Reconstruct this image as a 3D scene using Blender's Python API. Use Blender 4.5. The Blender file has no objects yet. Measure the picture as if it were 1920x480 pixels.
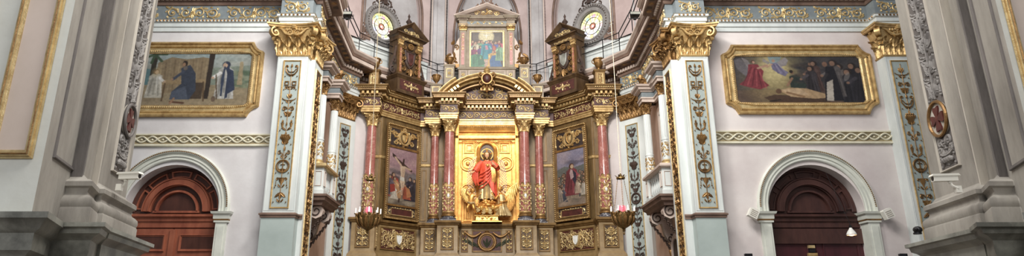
import bpy, math, random
import numpy as np
from math import sin, cos, pi, sqrt, atan2, radians
rnd = random.Random(7)
COL = bpy.context.scene.collection
# ---------------------------------------------------------------- camera geometry (used to turn measured positions into metres)
F, U0, EYE = 1183.0, 913.0, 1.6
PHI = radians(16.48); CP, SP = cos(PHI), sin(PHI)
def P(u, v, Y):
    xc = (u-U0)/F; yc = (240-v)/F
    t = Y/(CP-yc*SP)
    return (xc*t, Y, EYE+(SP+yc*CP)*t)
def X(u, v, Y): return P(u, v, Y)[0]
def Z(v, Y): return P(U0, v, Y)[2]
# ---------------------------------------------------------------- mesh builder
class MB:
    def __init__(s): s.v = []; s.f = []
    def add(s, vs, fs):
        o = len(s.v); s.v += [tuple(p) for p in vs]; s.f += [tuple(i+o for i in f) for f in fs]; return s
    def box(s, x0, x1, y0, y1, z0, z1):
        return s.add([(x0,y0,z0),(x1,y0,z0),(x1,y1,z0),(x0,y1,z0),(x0,y0,z1),(x1,y0,z1),(x1,y1,z1),(x0,y1,z1)],
              [(0,1,5,4),(1,2,6,5),(2,3,7,6),(3,0,4,7),(4,5,6,7),(3,2,1,0)])
    def grid(s, rows, closed=False):
        n = len(rows[0]); vs = [p for r in rows for p in r]; fs = []
        for i in range(len(rows)-1):
            for j in range(n if closed else n-1):
                k = (j+1) % n
                fs.append((i*n+j, i*n+k, (i+1)*n+k, (i+1)*n+j))
        return s.add(vs, fs)
    def prism_xz(s, poly, y0, y1):
        n = len(poly)
        vs = [(x,y0,z) for x,z in poly]+[(x,y1,z) for x,z in poly]
        return s.add(vs, [tuple(range(n)), tuple(range(2*n-1,n-1,-1))]+[(i,i+n,(i+1)%n+n,(i+1)%n) for i in range(n)])
    def prism_xy(s, poly, z0, z1):
        n = len(poly)
        vs = [(x,y,z0) for x,y in poly]+[(x,y,z1) for x,y in poly]
        return s.add(vs, [tuple(range(n-1,-1,-1)), tuple(range(n,2*n))]+[(i,(i+1)%n,(i+1)%n+n,i+n) for i in range(n)])
    def sweep(s, path, prof, mapf=None, closed=False, caps=True):
        if mapf is None: mapf = lambda x, y, h: (x, y, h)
        n = len(path); rows = []
        for i, (px, py) in enumerate(path):
            def nrm(a, b):
                dx, dy = b[0]-a[0], b[1]-a[1]; l = sqrt(dx*dx+dy*dy) or 1
                return (dy/l, -dx/l)
            if closed: n1 = nrm(path[i-1], path[i]); n2 = nrm(path[i], path[(i+1)%n])
            else:
                n1 = nrm(path[i-1], path[i]) if i else nrm(path[0], path[1])
                n2 = nrm(path[i], path[i+1]) if i < n-1 else n1
            d = 1+n1[0]*n2[0]+n1[1]*n2[1]; d = max(d, .25)
            mx, my = (n1[0]+n2[0])/d, (n1[1]+n2[1])/d
            rows.append([mapf(px+mx*o, py+my*o, h) for o, h in prof])
        if closed: rows.append(rows[0])
        o = len(s.v); s.grid(rows)
        if caps and not closed:
            k = len(prof); m = (len(rows)-1)*k
            if k > 2: s.f += [tuple(range(o, o+k)), tuple(range(o+m+k-1, o+m-1, -1))]
        return s
    def fsweep(s, path, prof, closed=True, y=0):       # moulding running in the x-z plane, prof = (outward, forward)
        return s.sweep(path, prof, lambda a, b, h: (a, y-h, b), closed)
    def lathe(s, prof, c=(0,0,0), seg=20, a0=0, a1=2*pi, rf=None, sx=1, sy=1):
        full = abs(a1-a0-2*pi) < 1e-6; n = seg if full else seg+1; rows = []
        for r, z in prof:
            rows.append([(c[0]+sx*(r if rf is None else rf(r,z,a0+(a1-a0)*j/seg))*cos(a0+(a1-a0)*j/seg),
                          c[1]+sy*(r if rf is None else rf(r,z,a0+(a1-a0)*j/seg))*sin(a0+(a1-a0)*j/seg), c[2]+z) for j in range(n)])
        return s.grid(rows, full)
    def tube(s, pts, rad, seg=6, flat=None):
        if not hasattr(rad, '__len__'): rad = [rad]*len(pts)
        rows = []; N = len(pts)
        for i in range(N):
            a = np.array(pts[max(i-1,0)]); b = np.array(pts[min(i+1,N-1)]); t = b-a; l = np.linalg.norm(t); t = t/(l or 1)
            up = np.array((0,1,0)) if abs(t[1]) < .9 else np.array((1,0,0))
            e1 = np.cross(t, up); e1 /= np.linalg.norm(e1); e2 = np.cross(t, e1)
            p = np.array(pts[i]); r = rad[i]; fl = flat or 1
            rows.append([tuple(p+e1*r*cos(2*pi*j/seg)+e2*r*fl*sin(2*pi*j/seg)) for j in range(seg)])
        o = len(s.v); s.grid(rows, True)
        s.f += [tuple(range(o, o+seg)), tuple(range(o+N*seg-1, o+(N-1)*seg-1, -1))]
        return s
    def ball(s, c, rx, ry=None, rz=None, seg=6, rings=3):
        ry = rx if ry is None else ry; rz = rx if rz is None else rz
        vs = [(c[0],c[1],c[2]-rz)]; fs = []
        for i in range(1, rings+1):
            a = -pi/2+pi*i/(rings+1)
            for j in range(seg): vs.append((c[0]+rx*cos(a)*cos(2*pi*j/seg), c[1]+ry*cos(a)*sin(2*pi*j/seg), c[2]+rz*sin(a)))
        vs.append((c[0],c[1],c[2]+rz)); e = len(vs)-1
        for j in range(seg):
            k = (j+1)%seg; fs.append((0,1+k,1+j)); fs.append((e,1+(rings-1)*seg+j,1+(rings-1)*seg+k))
            for i in range(rings-1): fs.append((1+i*seg+j,1+i*seg+k,1+(i+1)*seg+k,1+(i+1)*seg+j))
        return s.add(vs, fs)
    def merge(s, o, loc=(0,0,0), rot=0, sc=1, mx=False):
        c, n = cos(rot), sin(rot); m = -1 if mx else 1
        return s.add([(loc[0]+(m*x*c-y*n)*sc, loc[1]+(m*x*n+y*c)*sc, loc[2]+z*sc) for x,y,z in o.v], o.f)
    def warp(s, fn): s.v = [fn(*p) for p in s.v]; return s
# ---------------------------------------------------------------- objects
def mesh_obj(name, mb, mat, parent=None, ang=38, flat=False):
    me = bpy.data.meshes.new(name); me.from_pydata(mb.v, [], mb.f); me.update()
    if not flat:
        me.polygons.foreach_set('use_smooth', [True]*len(me.polygons))
        me.set_sharp_from_angle(angle=radians(ang))
    me.materials.append(mat)
    o = bpy.data.objects.new(name, me); COL.objects.link(o)
    if parent: o.parent = parent
    return o
def part(name, mb, mat, parent, label=None, **k):
    o = mesh_obj(name, mb, mat, parent, **k)
    if label: o['label'] = label
    return o
def thing(name, label, cat, loc=(0,0,0), rot=0, group=None):
    o = bpy.data.objects.new(name, None); COL.objects.link(o); o.empty_display_size = .2
    o.location = loc; o.rotation_euler = (0,0,rot); o['label'] = label; o['category'] = cat
    if group: o['group'] = group
    return o
def struct(name, mb, mat, label=None, parent=None, **k):
    o = mesh_obj(name, mb, mat, parent, **k)
    if parent is None:
        o['kind'] = 'structure'
        if label: o['label'] = label; o['category'] = name.split('_')[0] if not name.startswith('trim') else 'trim'
    return o
def copy_tree(o, parent=None):
    c = o.copy(); COL.objects.link(c); c.parent = parent
    for ch in list(o.children): copy_tree(ch, c)
    return c
def dup(o, label, loc=None, rot=None):
    c = copy_tree(o); c['label'] = label
    if loc: c.location = loc
    if rot is not None: c.rotation_euler = (0,0,rot)
    return c
# ---------------------------------------------------------------- materials
def lin(c): return tuple(((x/255)/12.92 if x/255 <= .04045 else ((x/255+.055)/1.055)**2.4) for x in c)
def material(name, c1, c2=None, rough=.6, metal=0, scale=2.0, bump=0, bscale=30, lo=.35, hi=.7, emit=None, spec=.5, detail=6, stretch=None):
    m = bpy.data.materials.new(name); m.use_nodes = True; nt = m.node_tree; N = nt.nodes; L = nt.links
    b = N['Principled BSDF']; b.inputs['Roughness'].default_value = rough; b.inputs['Metallic'].default_value = metal
    b.inputs['Specular IOR Level'].default_value = spec
    c1 = lin(c1)+(1,); b.inputs['Base Color'].default_value = c1
    geo = N.new('ShaderNodeNewGeometry')
    vec = geo.outputs['Position']
    if stretch:
        mp = N.new('ShaderNodeMapping'); mp.inputs['Scale'].default_value = stretch; L.new(vec, mp.inputs['Vector']); vec = mp.outputs['Vector']
    if c2 is not None:
        c2 = lin(c2)+(1,)
        n = N.new('ShaderNodeTexNoise'); n.inputs['Scale'].default_value = scale; n.inputs['Detail'].default_value = detail; n.inputs['Roughness'].default_value = .65
        L.new(vec, n.inputs['Vector'])
        r = N.new('ShaderNodeValToRGB'); r.color_ramp.elements[0].position = lo; r.color_ramp.elements[1].position = hi
        r.color_ramp.elements[0].color = c1; r.color_ramp.elements[1].color = c2
        L.new(n.outputs['Fac'], r.inputs['Fac']); L.new(r.outputs['Color'], b.inputs['Base Color'])
    if bump:
        n2 = N.new('ShaderNodeTexNoise'); n2.inputs['Scale'].default_value = bscale; n2.inputs['Detail'].default_value = 5
        L.new(vec, n2.inputs['Vector'])
        bp = N.new('ShaderNodeBump'); bp.inputs['Strength'].default_value = bump; bp.inputs['Distance'].default_value = .02
        L.new(n2.outputs['Fac'], bp.inputs['Height']); L.new(bp.outputs['Normal'], b.inputs['Normal'])
    if emit:
        b.inputs['Emission Color'].default_value = lin(emit[0])+(1,); b.inputs['Emission Strength'].default_value = emit[1]
    return m
M = {}
M['plaster'] = material('wall_plaster', (214,207,204), (196,186,184), .85, scale=.7, bump=.15, bscale=8)
M['plaster_l'] = material('cool_plaster', (212,210,210), (194,190,190), .85, scale=.7, bump=.15, bscale=8)
M['plaster_pink'] = material('pink_plaster', (214,186,166), (186,152,134), .85, scale=.8, bump=.15, bscale=8)
M['plaster_apse'] = material('apse_plaster', (186,184,184), (146,141,140), .85, scale=.55, bump=.15, bscale=8)
M['web'] = material('vault_plaster', (190,172,168), (160,142,138), .85, scale=.6)
M['cream'] = material('cream_plaster', (222,224,216), (208,208,198), .8, scale=1.2, bump=.1, bscale=10)
M['pinkpanel'] = material('rose_panel', (216,200,188), (206,190,176), .8, scale=1)
M['white'] = material('white_marbled_paint', (216,221,218), (192,198,196), .45, scale=1.1, stretch=(1.5,1.5,.5), bump=.05)
M['block'] = material('green_grey_marbling', (172,184,180), (158,170,166), .4, scale=1.3)
M['blue'] = material('blue_grey_panel', (164,174,170), (144,156,152), .6, scale=3)
M['frieze'] = material('frieze_ground', (126,134,136), (104,112,116), .6, scale=3)
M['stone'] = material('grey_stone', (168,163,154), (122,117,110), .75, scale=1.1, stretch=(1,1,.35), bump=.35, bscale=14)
M['stone_dark'] = material('dark_grey_stone', (118,112,108), (86,82,80), .8, scale=1.6, stretch=(1,1,.3), bump=.4, bscale=16)  # darker tone of the grey stone
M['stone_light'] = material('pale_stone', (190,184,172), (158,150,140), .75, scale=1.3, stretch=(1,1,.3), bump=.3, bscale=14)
M['plinth'] = material('grey_marble', (156,156,146), (100,100,93), .35, scale=1.2, bump=.1, detail=10, lo=.4, hi=.62)
M['carve'] = material('carved_stone', (146,142,138), (112,108,106), .75, scale=3, bump=.3)
M['cornice'] = material('brown_pink_stone', (132,108,94), (90,70,60), .7, scale=1.5)
M['cornice_lt'] = material('pale_cornice', (206,190,178), (176,158,146), .6, scale=1.5)
M['cornice_dk'] = material('dark_carving', (76,58,48), (46,34,30), .6, scale=4, bump=.3)
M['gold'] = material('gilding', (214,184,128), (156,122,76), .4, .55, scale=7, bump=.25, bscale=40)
M['gold_pale'] = material('worn_gilding', (224,202,152), (176,148,100), .42, .6, scale=6, bump=.3, bscale=40)
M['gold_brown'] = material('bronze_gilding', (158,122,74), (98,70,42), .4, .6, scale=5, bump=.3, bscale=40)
M['gold_bright'] = material('bright_gilding', (226,172,96), (184,126,58), .36, .6, scale=6, bump=.2, bscale=30)
M['wood_gold'] = material('gilt_wood', (148,118,74), (102,76,44), .45, .35, scale=4, stretch=(1,1,.3), bump=.15)
M['backing'] = material('brown_gold_boards', (122,98,62), (84,64,38), .45, .2, scale=4, stretch=(1,1,.3), bump=.15)
M['wood_brown'] = material('brown_wood', (94,72,48), (58,42,28), .45, .15, scale=4, stretch=(1,1,.3), bump=.15)
M['tan'] = material('tan_stone', (150,126,86), (116,92,58), .5, scale=3, bump=.1)
M['tan_grey'] = material('grey_beige_wood', (150,138,120), (120,106,88), .6, scale=3)
M['maroon'] = material('maroon_ground', (84,42,36), (54,28,24), .5, scale=5)
M['dark'] = material('dark_ground', (58,46,42), (36,28,26), .55, scale=5)
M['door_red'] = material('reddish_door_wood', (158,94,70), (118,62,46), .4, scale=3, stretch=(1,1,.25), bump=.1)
M['door_brown'] = material('dark_brown_door_wood', (84,50,40), (58,34,28), .4, scale=3, stretch=(1,1,.25), bump=.1)  # dark brown wood of the door ground and panel fields
M['door_dark'] = material('dark_door_wood', (78,50,44), (52,32,30), .4, scale=3, stretch=(1,1,.25), bump=.1)
M['door_maroon'] = material('maroon_door_wood', (74,32,38), (48,20,26), .45, scale=3, stretch=(1,1,.25))
M['fret'] = material('fret_ground', (150,140,112), (126,116,90), .7, scale=4)
M['fret_white'] = material('fret_band', (222,218,196), (200,194,170), .6, scale=4)
M['iron'] = material('black_iron', (34,32,34), None, .5, .6)
M['black'] = material('black_plastic', (20,20,24), None, .4)
M['plastic'] = material('white_plastic', (226,224,214), None, .45)
M['red_robe'] = material('red_robe', (228,98,64), (198,66,44), .5, scale=6, bump=.1)
M['skin'] = material('painted_skin', (224,176,136), None, .5)
M['ceramic'] = material('white_enamel', (226,226,220), None, .3)
M['leafgreen'] = material('dark_green_leaf', (70,74,54), (50,52,40), .5, scale=8)
M['redcross'] = material('oxblood_cross', (92,38,32), (64,26,24), .5, scale=8)
M['brass'] = material('old_brass', (150,124,78), (92,74,44), .35, .8, scale=14, bump=.4, bscale=60)
M['chain'] = material('pale_chain', (206,192,164), None, .4, .4)
M['candle'] = material('white_candle', (240,238,232), None, .4, emit=((255,244,230),.35))
M['redglass'] = material('red_glass', (232,90,110), None, .15, emit=((255,110,130),.9))
M['bulb'] = material('lit_bulb', (255,200,160), None, .3, emit=((255,190,140),6))
M['floor'] = material('stone_floor', (120,112,104), (92,84,78), .4, scale=1)
M['cloud'] = material('gilt_cloud', (244,208,130), (214,164,84), .4, .6, scale=6, bump=.3, bscale=20)
def marble(name, base, dark, vein):
    m = material(name, base, dark, .22, scale=2.2, lo=.4, hi=.7, detail=8)
    nt = m.node_tree; N = nt.nodes; L = nt.links; b = N['Principled BSDF']
    src = b.inputs['Base Color'].links[0].from_socket
    geo = N.new('ShaderNodeNewGeometry')
    nz = N.new('ShaderNodeTexNoise'); nz.inputs['Scale'].default_value = 2.6; nz.inputs['Detail'].default_value = 6; nz.inputs['Distortion'].default_value = 1.2
    L.new(geo.outputs['Position'], nz.inputs['Vector'])
    r = N.new('ShaderNodeValToRGB'); e = r.color_ramp.elements
    e[0].position = .485; e[0].color = (0,0,0,1); e[1].position = .5; e[1].color = (1,1,1,1); n = e.new(.515); n.color = (0,0,0,1)
    L.new(nz.outputs['Fac'], r.inputs['Fac'])
    mx = N.new('ShaderNodeMix'); mx.data_type = 'RGBA'
    L.new(r.outputs['Color'], mx.inputs[0]); L.new(src, mx.inputs[6]); mx.inputs[7].default_value = lin(vein)+(1,)
    L.new(mx.outputs[2], b.inputs['Base Color'])
    return m
M['marble'] = marble('red_marble', (164,104,94), (134,78,70), (196,152,142))
M['marble_bw'] = marble('streaked_black_marble', (86,84,90), (60,58,64), (220,220,220))
def canvas_mat():
    m = bpy.data.materials.new('oil_paint'); m.use_nodes = True; nt = m.node_tree; b = nt.nodes['Principled BSDF']
    a = nt.nodes.new('ShaderNodeAttribute'); a.attribute_name = 'Col'; nt.links.new(a.outputs['Color'], b.inputs['Base Color'])
    b.inputs['Roughness'].default_value = .45; return m
M['canvas'] = canvas_mat()
M['surround'] = material('door_surround_paint', (214,216,206), (190,194,184), .6, scale=1.5, bump=.05)
def glass_mat():
    m = bpy.data.materials.new('stained_glass'); m.use_nodes = True; nt = m.node_tree; b = nt.nodes['Principled BSDF']
    a = nt.nodes.new('ShaderNodeAttribute'); a.attribute_name = 'Col'; nt.links.new(a.outputs['Color'], b.inputs['Base Color'])
    nt.links.new(a.outputs['Color'], b.inputs['Emission Color']); b.inputs['Emission Strength'].default_value = 1.25
    b.inputs['Roughness'].default_value = .2; return m
M['glass'] = glass_mat()
# ---------------------------------------------------------------- ornament
def leaf(mb, x, z, ang, L, W, h=.02, curl=0, n=7, lobes=4):
    rows = []; px, pz, a = x, z, ang
    for i in range(n+1):
        s = i/n; w = W*(max(0,sin(pi*min(1, s*.9+.08)))**.8)*(1+.28*cos(2*pi*lobes*s)); w = w if i < n else .002
        nx, nz = -sin(a), cos(a); hh = h*sin(pi*(s*.75+.12))
        rows.append([(px+nx*w*k, -hh*q, pz+nz*w*k) for k, q in ((-1,0),(-.5,1),(0,.6),(.5,1),(1,0))])
        px += cos(a)*L/n; pz += sin(a)*L/n; a += curl/n
    mb.grid(rows)
def spiral(mb, cx, cz, r, phi, d=1, turns=1.3, th=.02, n=18, rosette=True, y=0, leaves=0):
    pts = []; rad = []
    for i in range(n+1):
        t = i/n; rr = r*(1-t*.82); a = phi+d*turns*2*pi*t
        pts.append((cx+rr*cos(a), y-th*.5, cz+rr*sin(a))); rad.append(th*(1-.45*t))
    mb.tube(pts, rad, 5)
    for k in range(leaves):
        a = phi+d*(.25+.55*k)*pi/1.6; leaf(mb, cx+r*.92*cos(a), cz+r*.92*sin(a), a+d*.9, r*.55, r*.17, th*1.1, d*1.1, 5, 3)
    if rosette: mb.ball((cx, y-th*.6, cz), r*.22, th*1.2, r*.22)
def rosette(mb, cx, cz, r, th=.03, n=6):
    for k in range(n): 
        a = 2*pi*k/n+.3; mb.ball((cx+r*.6*cos(a), -th*.4, cz+r*.6*sin(a)), r*.34, th*.7, r*.34, 5, 2)
    mb.ball((cx, -th*.6, cz), r*.3, th, r*.3)
def disc(mb, cx, cz, r, y0, y1, n=20, sz=1):
    mb.prism_xz([(cx+r*cos(2*pi*i/n), cz+r*sz*sin(2*pi*i/n)) for i in range(n)], y0, y1)
def ring(mb, cx, cz, r, th, sz=1, n=24, y=0):
    mb.tube([(cx+r*cos(2*pi*i/n), y-th*.6, cz+r*sz*sin(2*pi*i/n)) for i in range(n+1)], th, 6)
def rinceau(x0, x1, z0, z1, cells=None, th=None, mid=True, leaves=3, mb=None):
    mb = mb or MB(); h = z1-z0; W = x1-x0; zc = (z0+z1)/2; th = th or h*.07
    cells = cells or max(2, int(round(W/(h*1.05)/2))*2)
    w = W/cells; r = min(w, h)*.44
    for i in range(cells):
        side = -1 if i < cells/2 else 1
        d = (1 if i % 2 else -1)*side
        cx = x0+w*(i+.5)
        phi = pi if side > 0 else 0
        spiral(mb, cx, zc, r, phi, d, 1.35, th, 16, True, 0, leaves)
        leaf(mb, cx-side*w*.45, zc-d*side*h*.05, (0 if side > 0 else pi)+side*d*1.1, w*.5, h*.1, th, -side*d*1.4, 6, 3)
        leaf(mb, cx+side*w*.2, zc-d*side*h*.36, (0 if side > 0 else pi)+.2*side, w*.45, h*.09, th, d*side*.9, 6, 3)
    if mid:
        rosette(mb, (x0+x1)/2, zc, h*.2, th*1.6)
        for s in (-1, 1): leaf(mb, (x0+x1)/2, zc, pi/2+s*.0+(pi if s < 0 else 0), h*.46, h*.12, th*1.1)
    return mb
def pair(mb, fn):
    t = MB(); fn(t); mb.merge(t); mb.merge(t, mx=True)
def candelabra(cx, z0, z1, hw, scheme='LPTSBDVMUD', th=.022):
    """vertical grotesque: a stack of symmetric motifs from the top down"""
    mb = MB(); n = len(scheme); H = (z1-z0)/n
    for k, ch in enumerate(scheme):
        b = z1-H*(k+1); c = b+H/2; t = MB()
        t.tube([(0,-th*.4,b),(0,-th*.4,b+H)], th*.38, 5)
        if ch == 'L':        # lyre with drapery
            pair(t, lambda m: (spiral(m, hw*.62, c+H*.28, hw*.22, -.6, 1, 1.1, th*.7), m.tube([(hw*.8,-.01,c+H*.2),(hw*.78,-.01,c-H*.05),(hw*.45,-.02,c-H*.3),(0,-.02,c-H*.38)], th*.7, 5)))
            pair(t, lambda m: m.tube([(hw*.62,-.01,c+H*.1),(hw*.35,-.02,c-H*.12),(0,-.02,c-H*.16)], th*.5, 5)); t.ball((0,-.02,c+H*.32), hw*.16, th, H*.12)
        elif ch == 'P':      # two plaques and a bar
            for s in (-1, 1):
                t.fsweep([(s*hw*.5-hw*.24,c-H*.12),(s*hw*.5+hw*.24,c-H*.12),(s*hw*.5+hw*.24,c+H*.14),(s*hw*.5-hw*.24,c+H*.14)], [(-.012,0),(-.012,th),(.012,th),(.012,0)])
            t.box(-hw*.7, hw*.7, -th*.8, 0, c-H*.28, c-H*.23)
            pair(t, lambda m: spiral(m, hw*.55, c-H*.36, hw*.16, pi/2, -1, 1, th*.5))
        elif ch == 'T':      # tulip and crescent scrolls
            for a in (-.55, 0, .55): leaf(t, 0, c-H*.1, pi/2+a, H*.36, hw*.2, th*1.1, -a*.8)
            pair(t, lambda m: m.tube([(hw*.9*sin(q*.4)+.0, -.01, c-H*.2-hw*.35*cos(q*.4)+hw*.2) for q in range(0,5)], th*.5, 5))
        elif ch == 'S':      # S scrolls with cup
            pair(t, lambda m: (spiral(m, hw*.5, c+H*.1, hw*.34, pi, -1, 1.2, th*.8, leaves=2), leaf(m, 0, c-H*.35, .5, hw*.8, hw*.16, th, .8)))
            t.lathe([(hw*.08,-H*.42),(hw*.3,-H*.3),(hw*.5,-H*.16),(hw*.42,-H*.12)], (0,0,c), 12, pi, 2*pi, sy=.3)
        elif ch == 'B':      # basket of fruit
            t.lathe([(hw*.1,-H*.42),(hw*.25,-H*.34),(hw*.62,-H*.06),(hw*.7,-H*.04),(hw*.7,0)], (0,0,c), 14, pi, 2*pi, sy=.3)
            for q in range(9): t.ball(((q%5-2)*hw*.28+(.1*hw if q > 4 else 0), -th*.9, c+H*.06+(H*.12 if q > 4 else 0)), hw*.16, th, hw*.16)
            leaf(t, 0, c+H*.15, pi/2, H*.3, hw*.14, th)
        elif ch == 'D':      # droplet scrolls
            pair(t, lambda m: (spiral(m, hw*.55, c-H*.05, hw*.28, pi*.6, -1, 1.2, th*.6), leaf(m, hw*.1, c-H*.3, .9, hw*.6, hw*.1, th*.8, .9)))
            leaf(t, 0, c+H*.42, -pi/2, H*.4, hw*.16, th)
        elif ch == 'V':      # pair of torches
            for s in (-1, 1):
                t.lathe([(hw*.05,-H*.3),(hw*.12,-H*.2),(hw*.22,H*.05),(hw*.24,H*.08)], (s*hw*.58,0,c), 8, pi, 2*pi, sy=.4)
                leaf(t, s*hw*.58, c+H*.06, pi/2, H*.26, hw*.14, th)
            pair(t, lambda m: spiral(m, hw*.45, c-H*.35, hw*.2, 0, 1, 1, th*.5)); t.ball((0,-th*.6,c), hw*.12, th, H*.14)
        elif ch == 'M':      # wreathed medallion
            ring(t, 0, c, min(hw*.82, H*.46), th*.8); ring(t, 0, c, min(hw*.62, H*.36), th*.35)
            t.box(-hw*.3, hw*.3, -th, 0, c+H*.1, c+H*.14); t.box(-hw*.05, hw*.05, -th, 0, c-H*.2, c+H*.2); leaf(t, -hw*.4, c-H*.22, .0, hw*.8, hw*.12, th)
        elif ch == 'U':      # urn with handles
            t.lathe([(hw*.14,-H*.3),(hw*.1,-H*.24),(hw*.36,0),(hw*.3,H*.14),(hw*.4,H*.2)], (0,0,c), 12, pi, 2*pi, sy=.35)
            pair(t, lambda m: (spiral(m, hw*.55, c+H*.1, hw*.22, pi, -1, 1.1, th*.6), m.tube([(hw*.7,-.01,c-H*.02),(hw*.72,-.01,c-H*.25)], th*.3, 4), m.ball((hw*.72,-.01,c-H*.32), hw*.1, th*.7, hw*.1)))
        elif ch == 'F':      # falling leaf drop
            for a in (-.7, 0, .7): leaf(t, 0, c+H*.2, -pi/2+a, H*.5, hw*.2, th, a*.5)
            t.ball((0,-th,c-H*.36), hw*.1, th, hw*.14)
        # foliage filling each stage
        for sg in (-1, 1):
            leaf(t, sg*hw*.08, c-H*.46, pi/2-sg*.95, hw*.6, hw*.11, th*.9, sg*.8, 6, 3)
            t.ball((sg*hw*.82, -th*.5, c-H*.46), hw*.09, th*.7, hw*.09, 5, 2)
        mb.merge(t, (cx, 0, 0))
    return mb
def leaf3(mb, bx, by, ox, oy, z, H, W, out=.05, curl=.1, n=9):
    """acanthus leaf standing on a bell; (ox,oy) unit outward"""
    tx, ty = -oy, ox; rows = []
    for i in range(n+1):
        s = i/n; o = out*s+(curl*max(0, s-.5)**1.4*3.4); zz = z+H*min(s, .82+.18*s)-(max(0, s-.8)*H*1.0)
        w = W*(.58+.5*sin(pi*min(1,s*1.05)))*(1+.2*cos(6*pi*s)) *(1 if i < n else .5)
        rows.append([(bx+ox*(o+q*W*2.2)+tx*w*k, by+oy*(o+q*W*2.2)+ty*w*k, zz-abs(k)*W*.25) for k, q in ((-1,-.10),(-.72,.06),(-.42,-.02),(-.15,.10),(0,.16),(.15,.10),(.42,-.02),(.72,.06),(1,-.10))])
    mb.grid(rows)
def volute(mb, cx, cy, cz, dx, dy, r, band, th=.018, turns=1.6):
    """spiral in the vertical plane (dx,dy); band = width across"""
    rows = []; n = 20
    for i in range(n+1):
        t = i/n; rr = r*(1-.85*t); a = pi*.85-turns*2*pi*t
        hx, hz = rr*cos(a), rr*sin(a); h2, z2 = (rr-th)*cos(a), (rr-th)*sin(a)
        b = band*(1-.3*t); tx, ty = -dy, dx
        rows.append([(cx+dx*hx+tx*b, cy+dy*hx+ty*b, cz+hz),(cx+dx*hx-tx*b, cy+dy*hx-ty*b, cz+hz),(cx+dx*h2-tx*b, cy+dy*h2-ty*b, cz+z2),(cx+dx*h2+tx*b, cy+dy*h2+ty*b, cz+z2)])
    mb.grid(rows, True)
    mb.ball((cx,cy,cz), r*.25, r*.25, r*.25)
def rect_capital(w, dep, h, flare=.26, nl=3):
    """corinthian pilaster capital: front face at y=0, centre x=0, shaft of width w, depth dep behind it"""
    mb = MB(); hw = w/2
    def pl(o): return [(-hw-o, dep), (-hw-o, -o), (hw+o, -o), (hw+o, dep)]
    rows = []
    for s in [i/8 for i in range(9)]:
        o = flare*.55*s**2.2; rows.append([(x,y,h*.86*s) for x,y in pl(o)])
    mb.grid(rows)
    mb.sweep([(-hw,dep),(-hw,0),(hw,0),(hw,dep)], [(0,-.02),(.035,0),(.035,.035),(0,.05)])
    faces = [(0,0,0,-1,hw,nl), (-hw,dep/2,-1,0,dep/2,max(1,int(nl*dep/w+.5))), (hw,dep/2,1,0,dep/2,max(1,int(nl*dep/w+.5)))]
    for fx, fy, ox, oy, half, n in faces:
        tx, ty = -oy, ox
        for row, (hh, out, cu) in enumerate(((.44,.03,.13),(.66,.06,.15))):
            m = n+(1 if row else 0) if n > 1 else 1
            for k in range(m):
                a = ((k+.5)/m*2-1)*half if not (row and n > 1) else (k/(m-1)*2-1)*half
                leaf3(mb, fx+tx*a, fy+ty*a, ox, oy, .02+row*h*.02, h*hh, half/n*.80, out, cu*h)
        # flower and helices
        mb.ball((fx+ox*flare*.55, fy+oy*flare*.55, h*.9), .07*h+.02, .07*h+.02, .09*h)
        if n > 1:
            for s in (-1, 1):
                volute(mb, fx+tx*s*half*.24+ox*flare*.5, fy+ty*s*half*.24+oy*flare*.5, h*.72, tx*s*-1, ty*s*-1, h*.11, .04, .022)
                mb.tube([(fx+tx*s*half*k+ox*(flare*.55), fy+ty*s*half*k+oy*(flare*.55), h*zz_) for k, zz_ in ((.12,.50),(.3,.62),(.55,.70),(.85,.84),(1.05,.86))], [.02,.035,.035,.03,.02], 6)
                mb.tube([(fx+tx*s*half*k+ox*(flare*.62), fy+ty*s*half*k+oy*(flare*.62), h*zz_) for k, zz_ in ((0,.66),(.25,.62),(.5,.66),(.72,.76))], [.03,.045,.04,.02], 6)
            for k in range(7):
                a = (k/6*2-1)*half*.5; mb.ball((fx+tx*a+ox*flare*.5, fy+ty*a+oy*flare*.5, h*.83), half*.07, half*.07, h*.05)
    q = sqrt(.5)
    for s in (-1, 1):
        volute(mb, s*(hw+flare*.45), -flare*.45, h*.73, s*q, -q, h*.21, h*.085, h*.045)
        leaf3(mb, s*(hw+flare*.3), -flare*.3, s*q, -q, h*.36, h*.28, .10*h+.02, .02, h*.10)
        mb.ball((s*(hw+flare*.45), -flare*.45, h*.52), h*.085, h*.085, h*.07)
    # abacus with concave front
    ab = []
    for i in range(9):
        t = i/8*2-1; ab.append((t*(hw+flare), -flare*.55-flare*.45*t*t))
    ab = [(-hw-flare, dep)]+ab+[(hw+flare, dep)]
    mb.sweep(ab, [(-.03,h*.87),(0,h*.89),(.01,h*.93),(.04,h*.95),(.04,h),(-.06,h)])
    mb.prism_xy(ab, h*.9, h*.985)
    return mb
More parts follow.
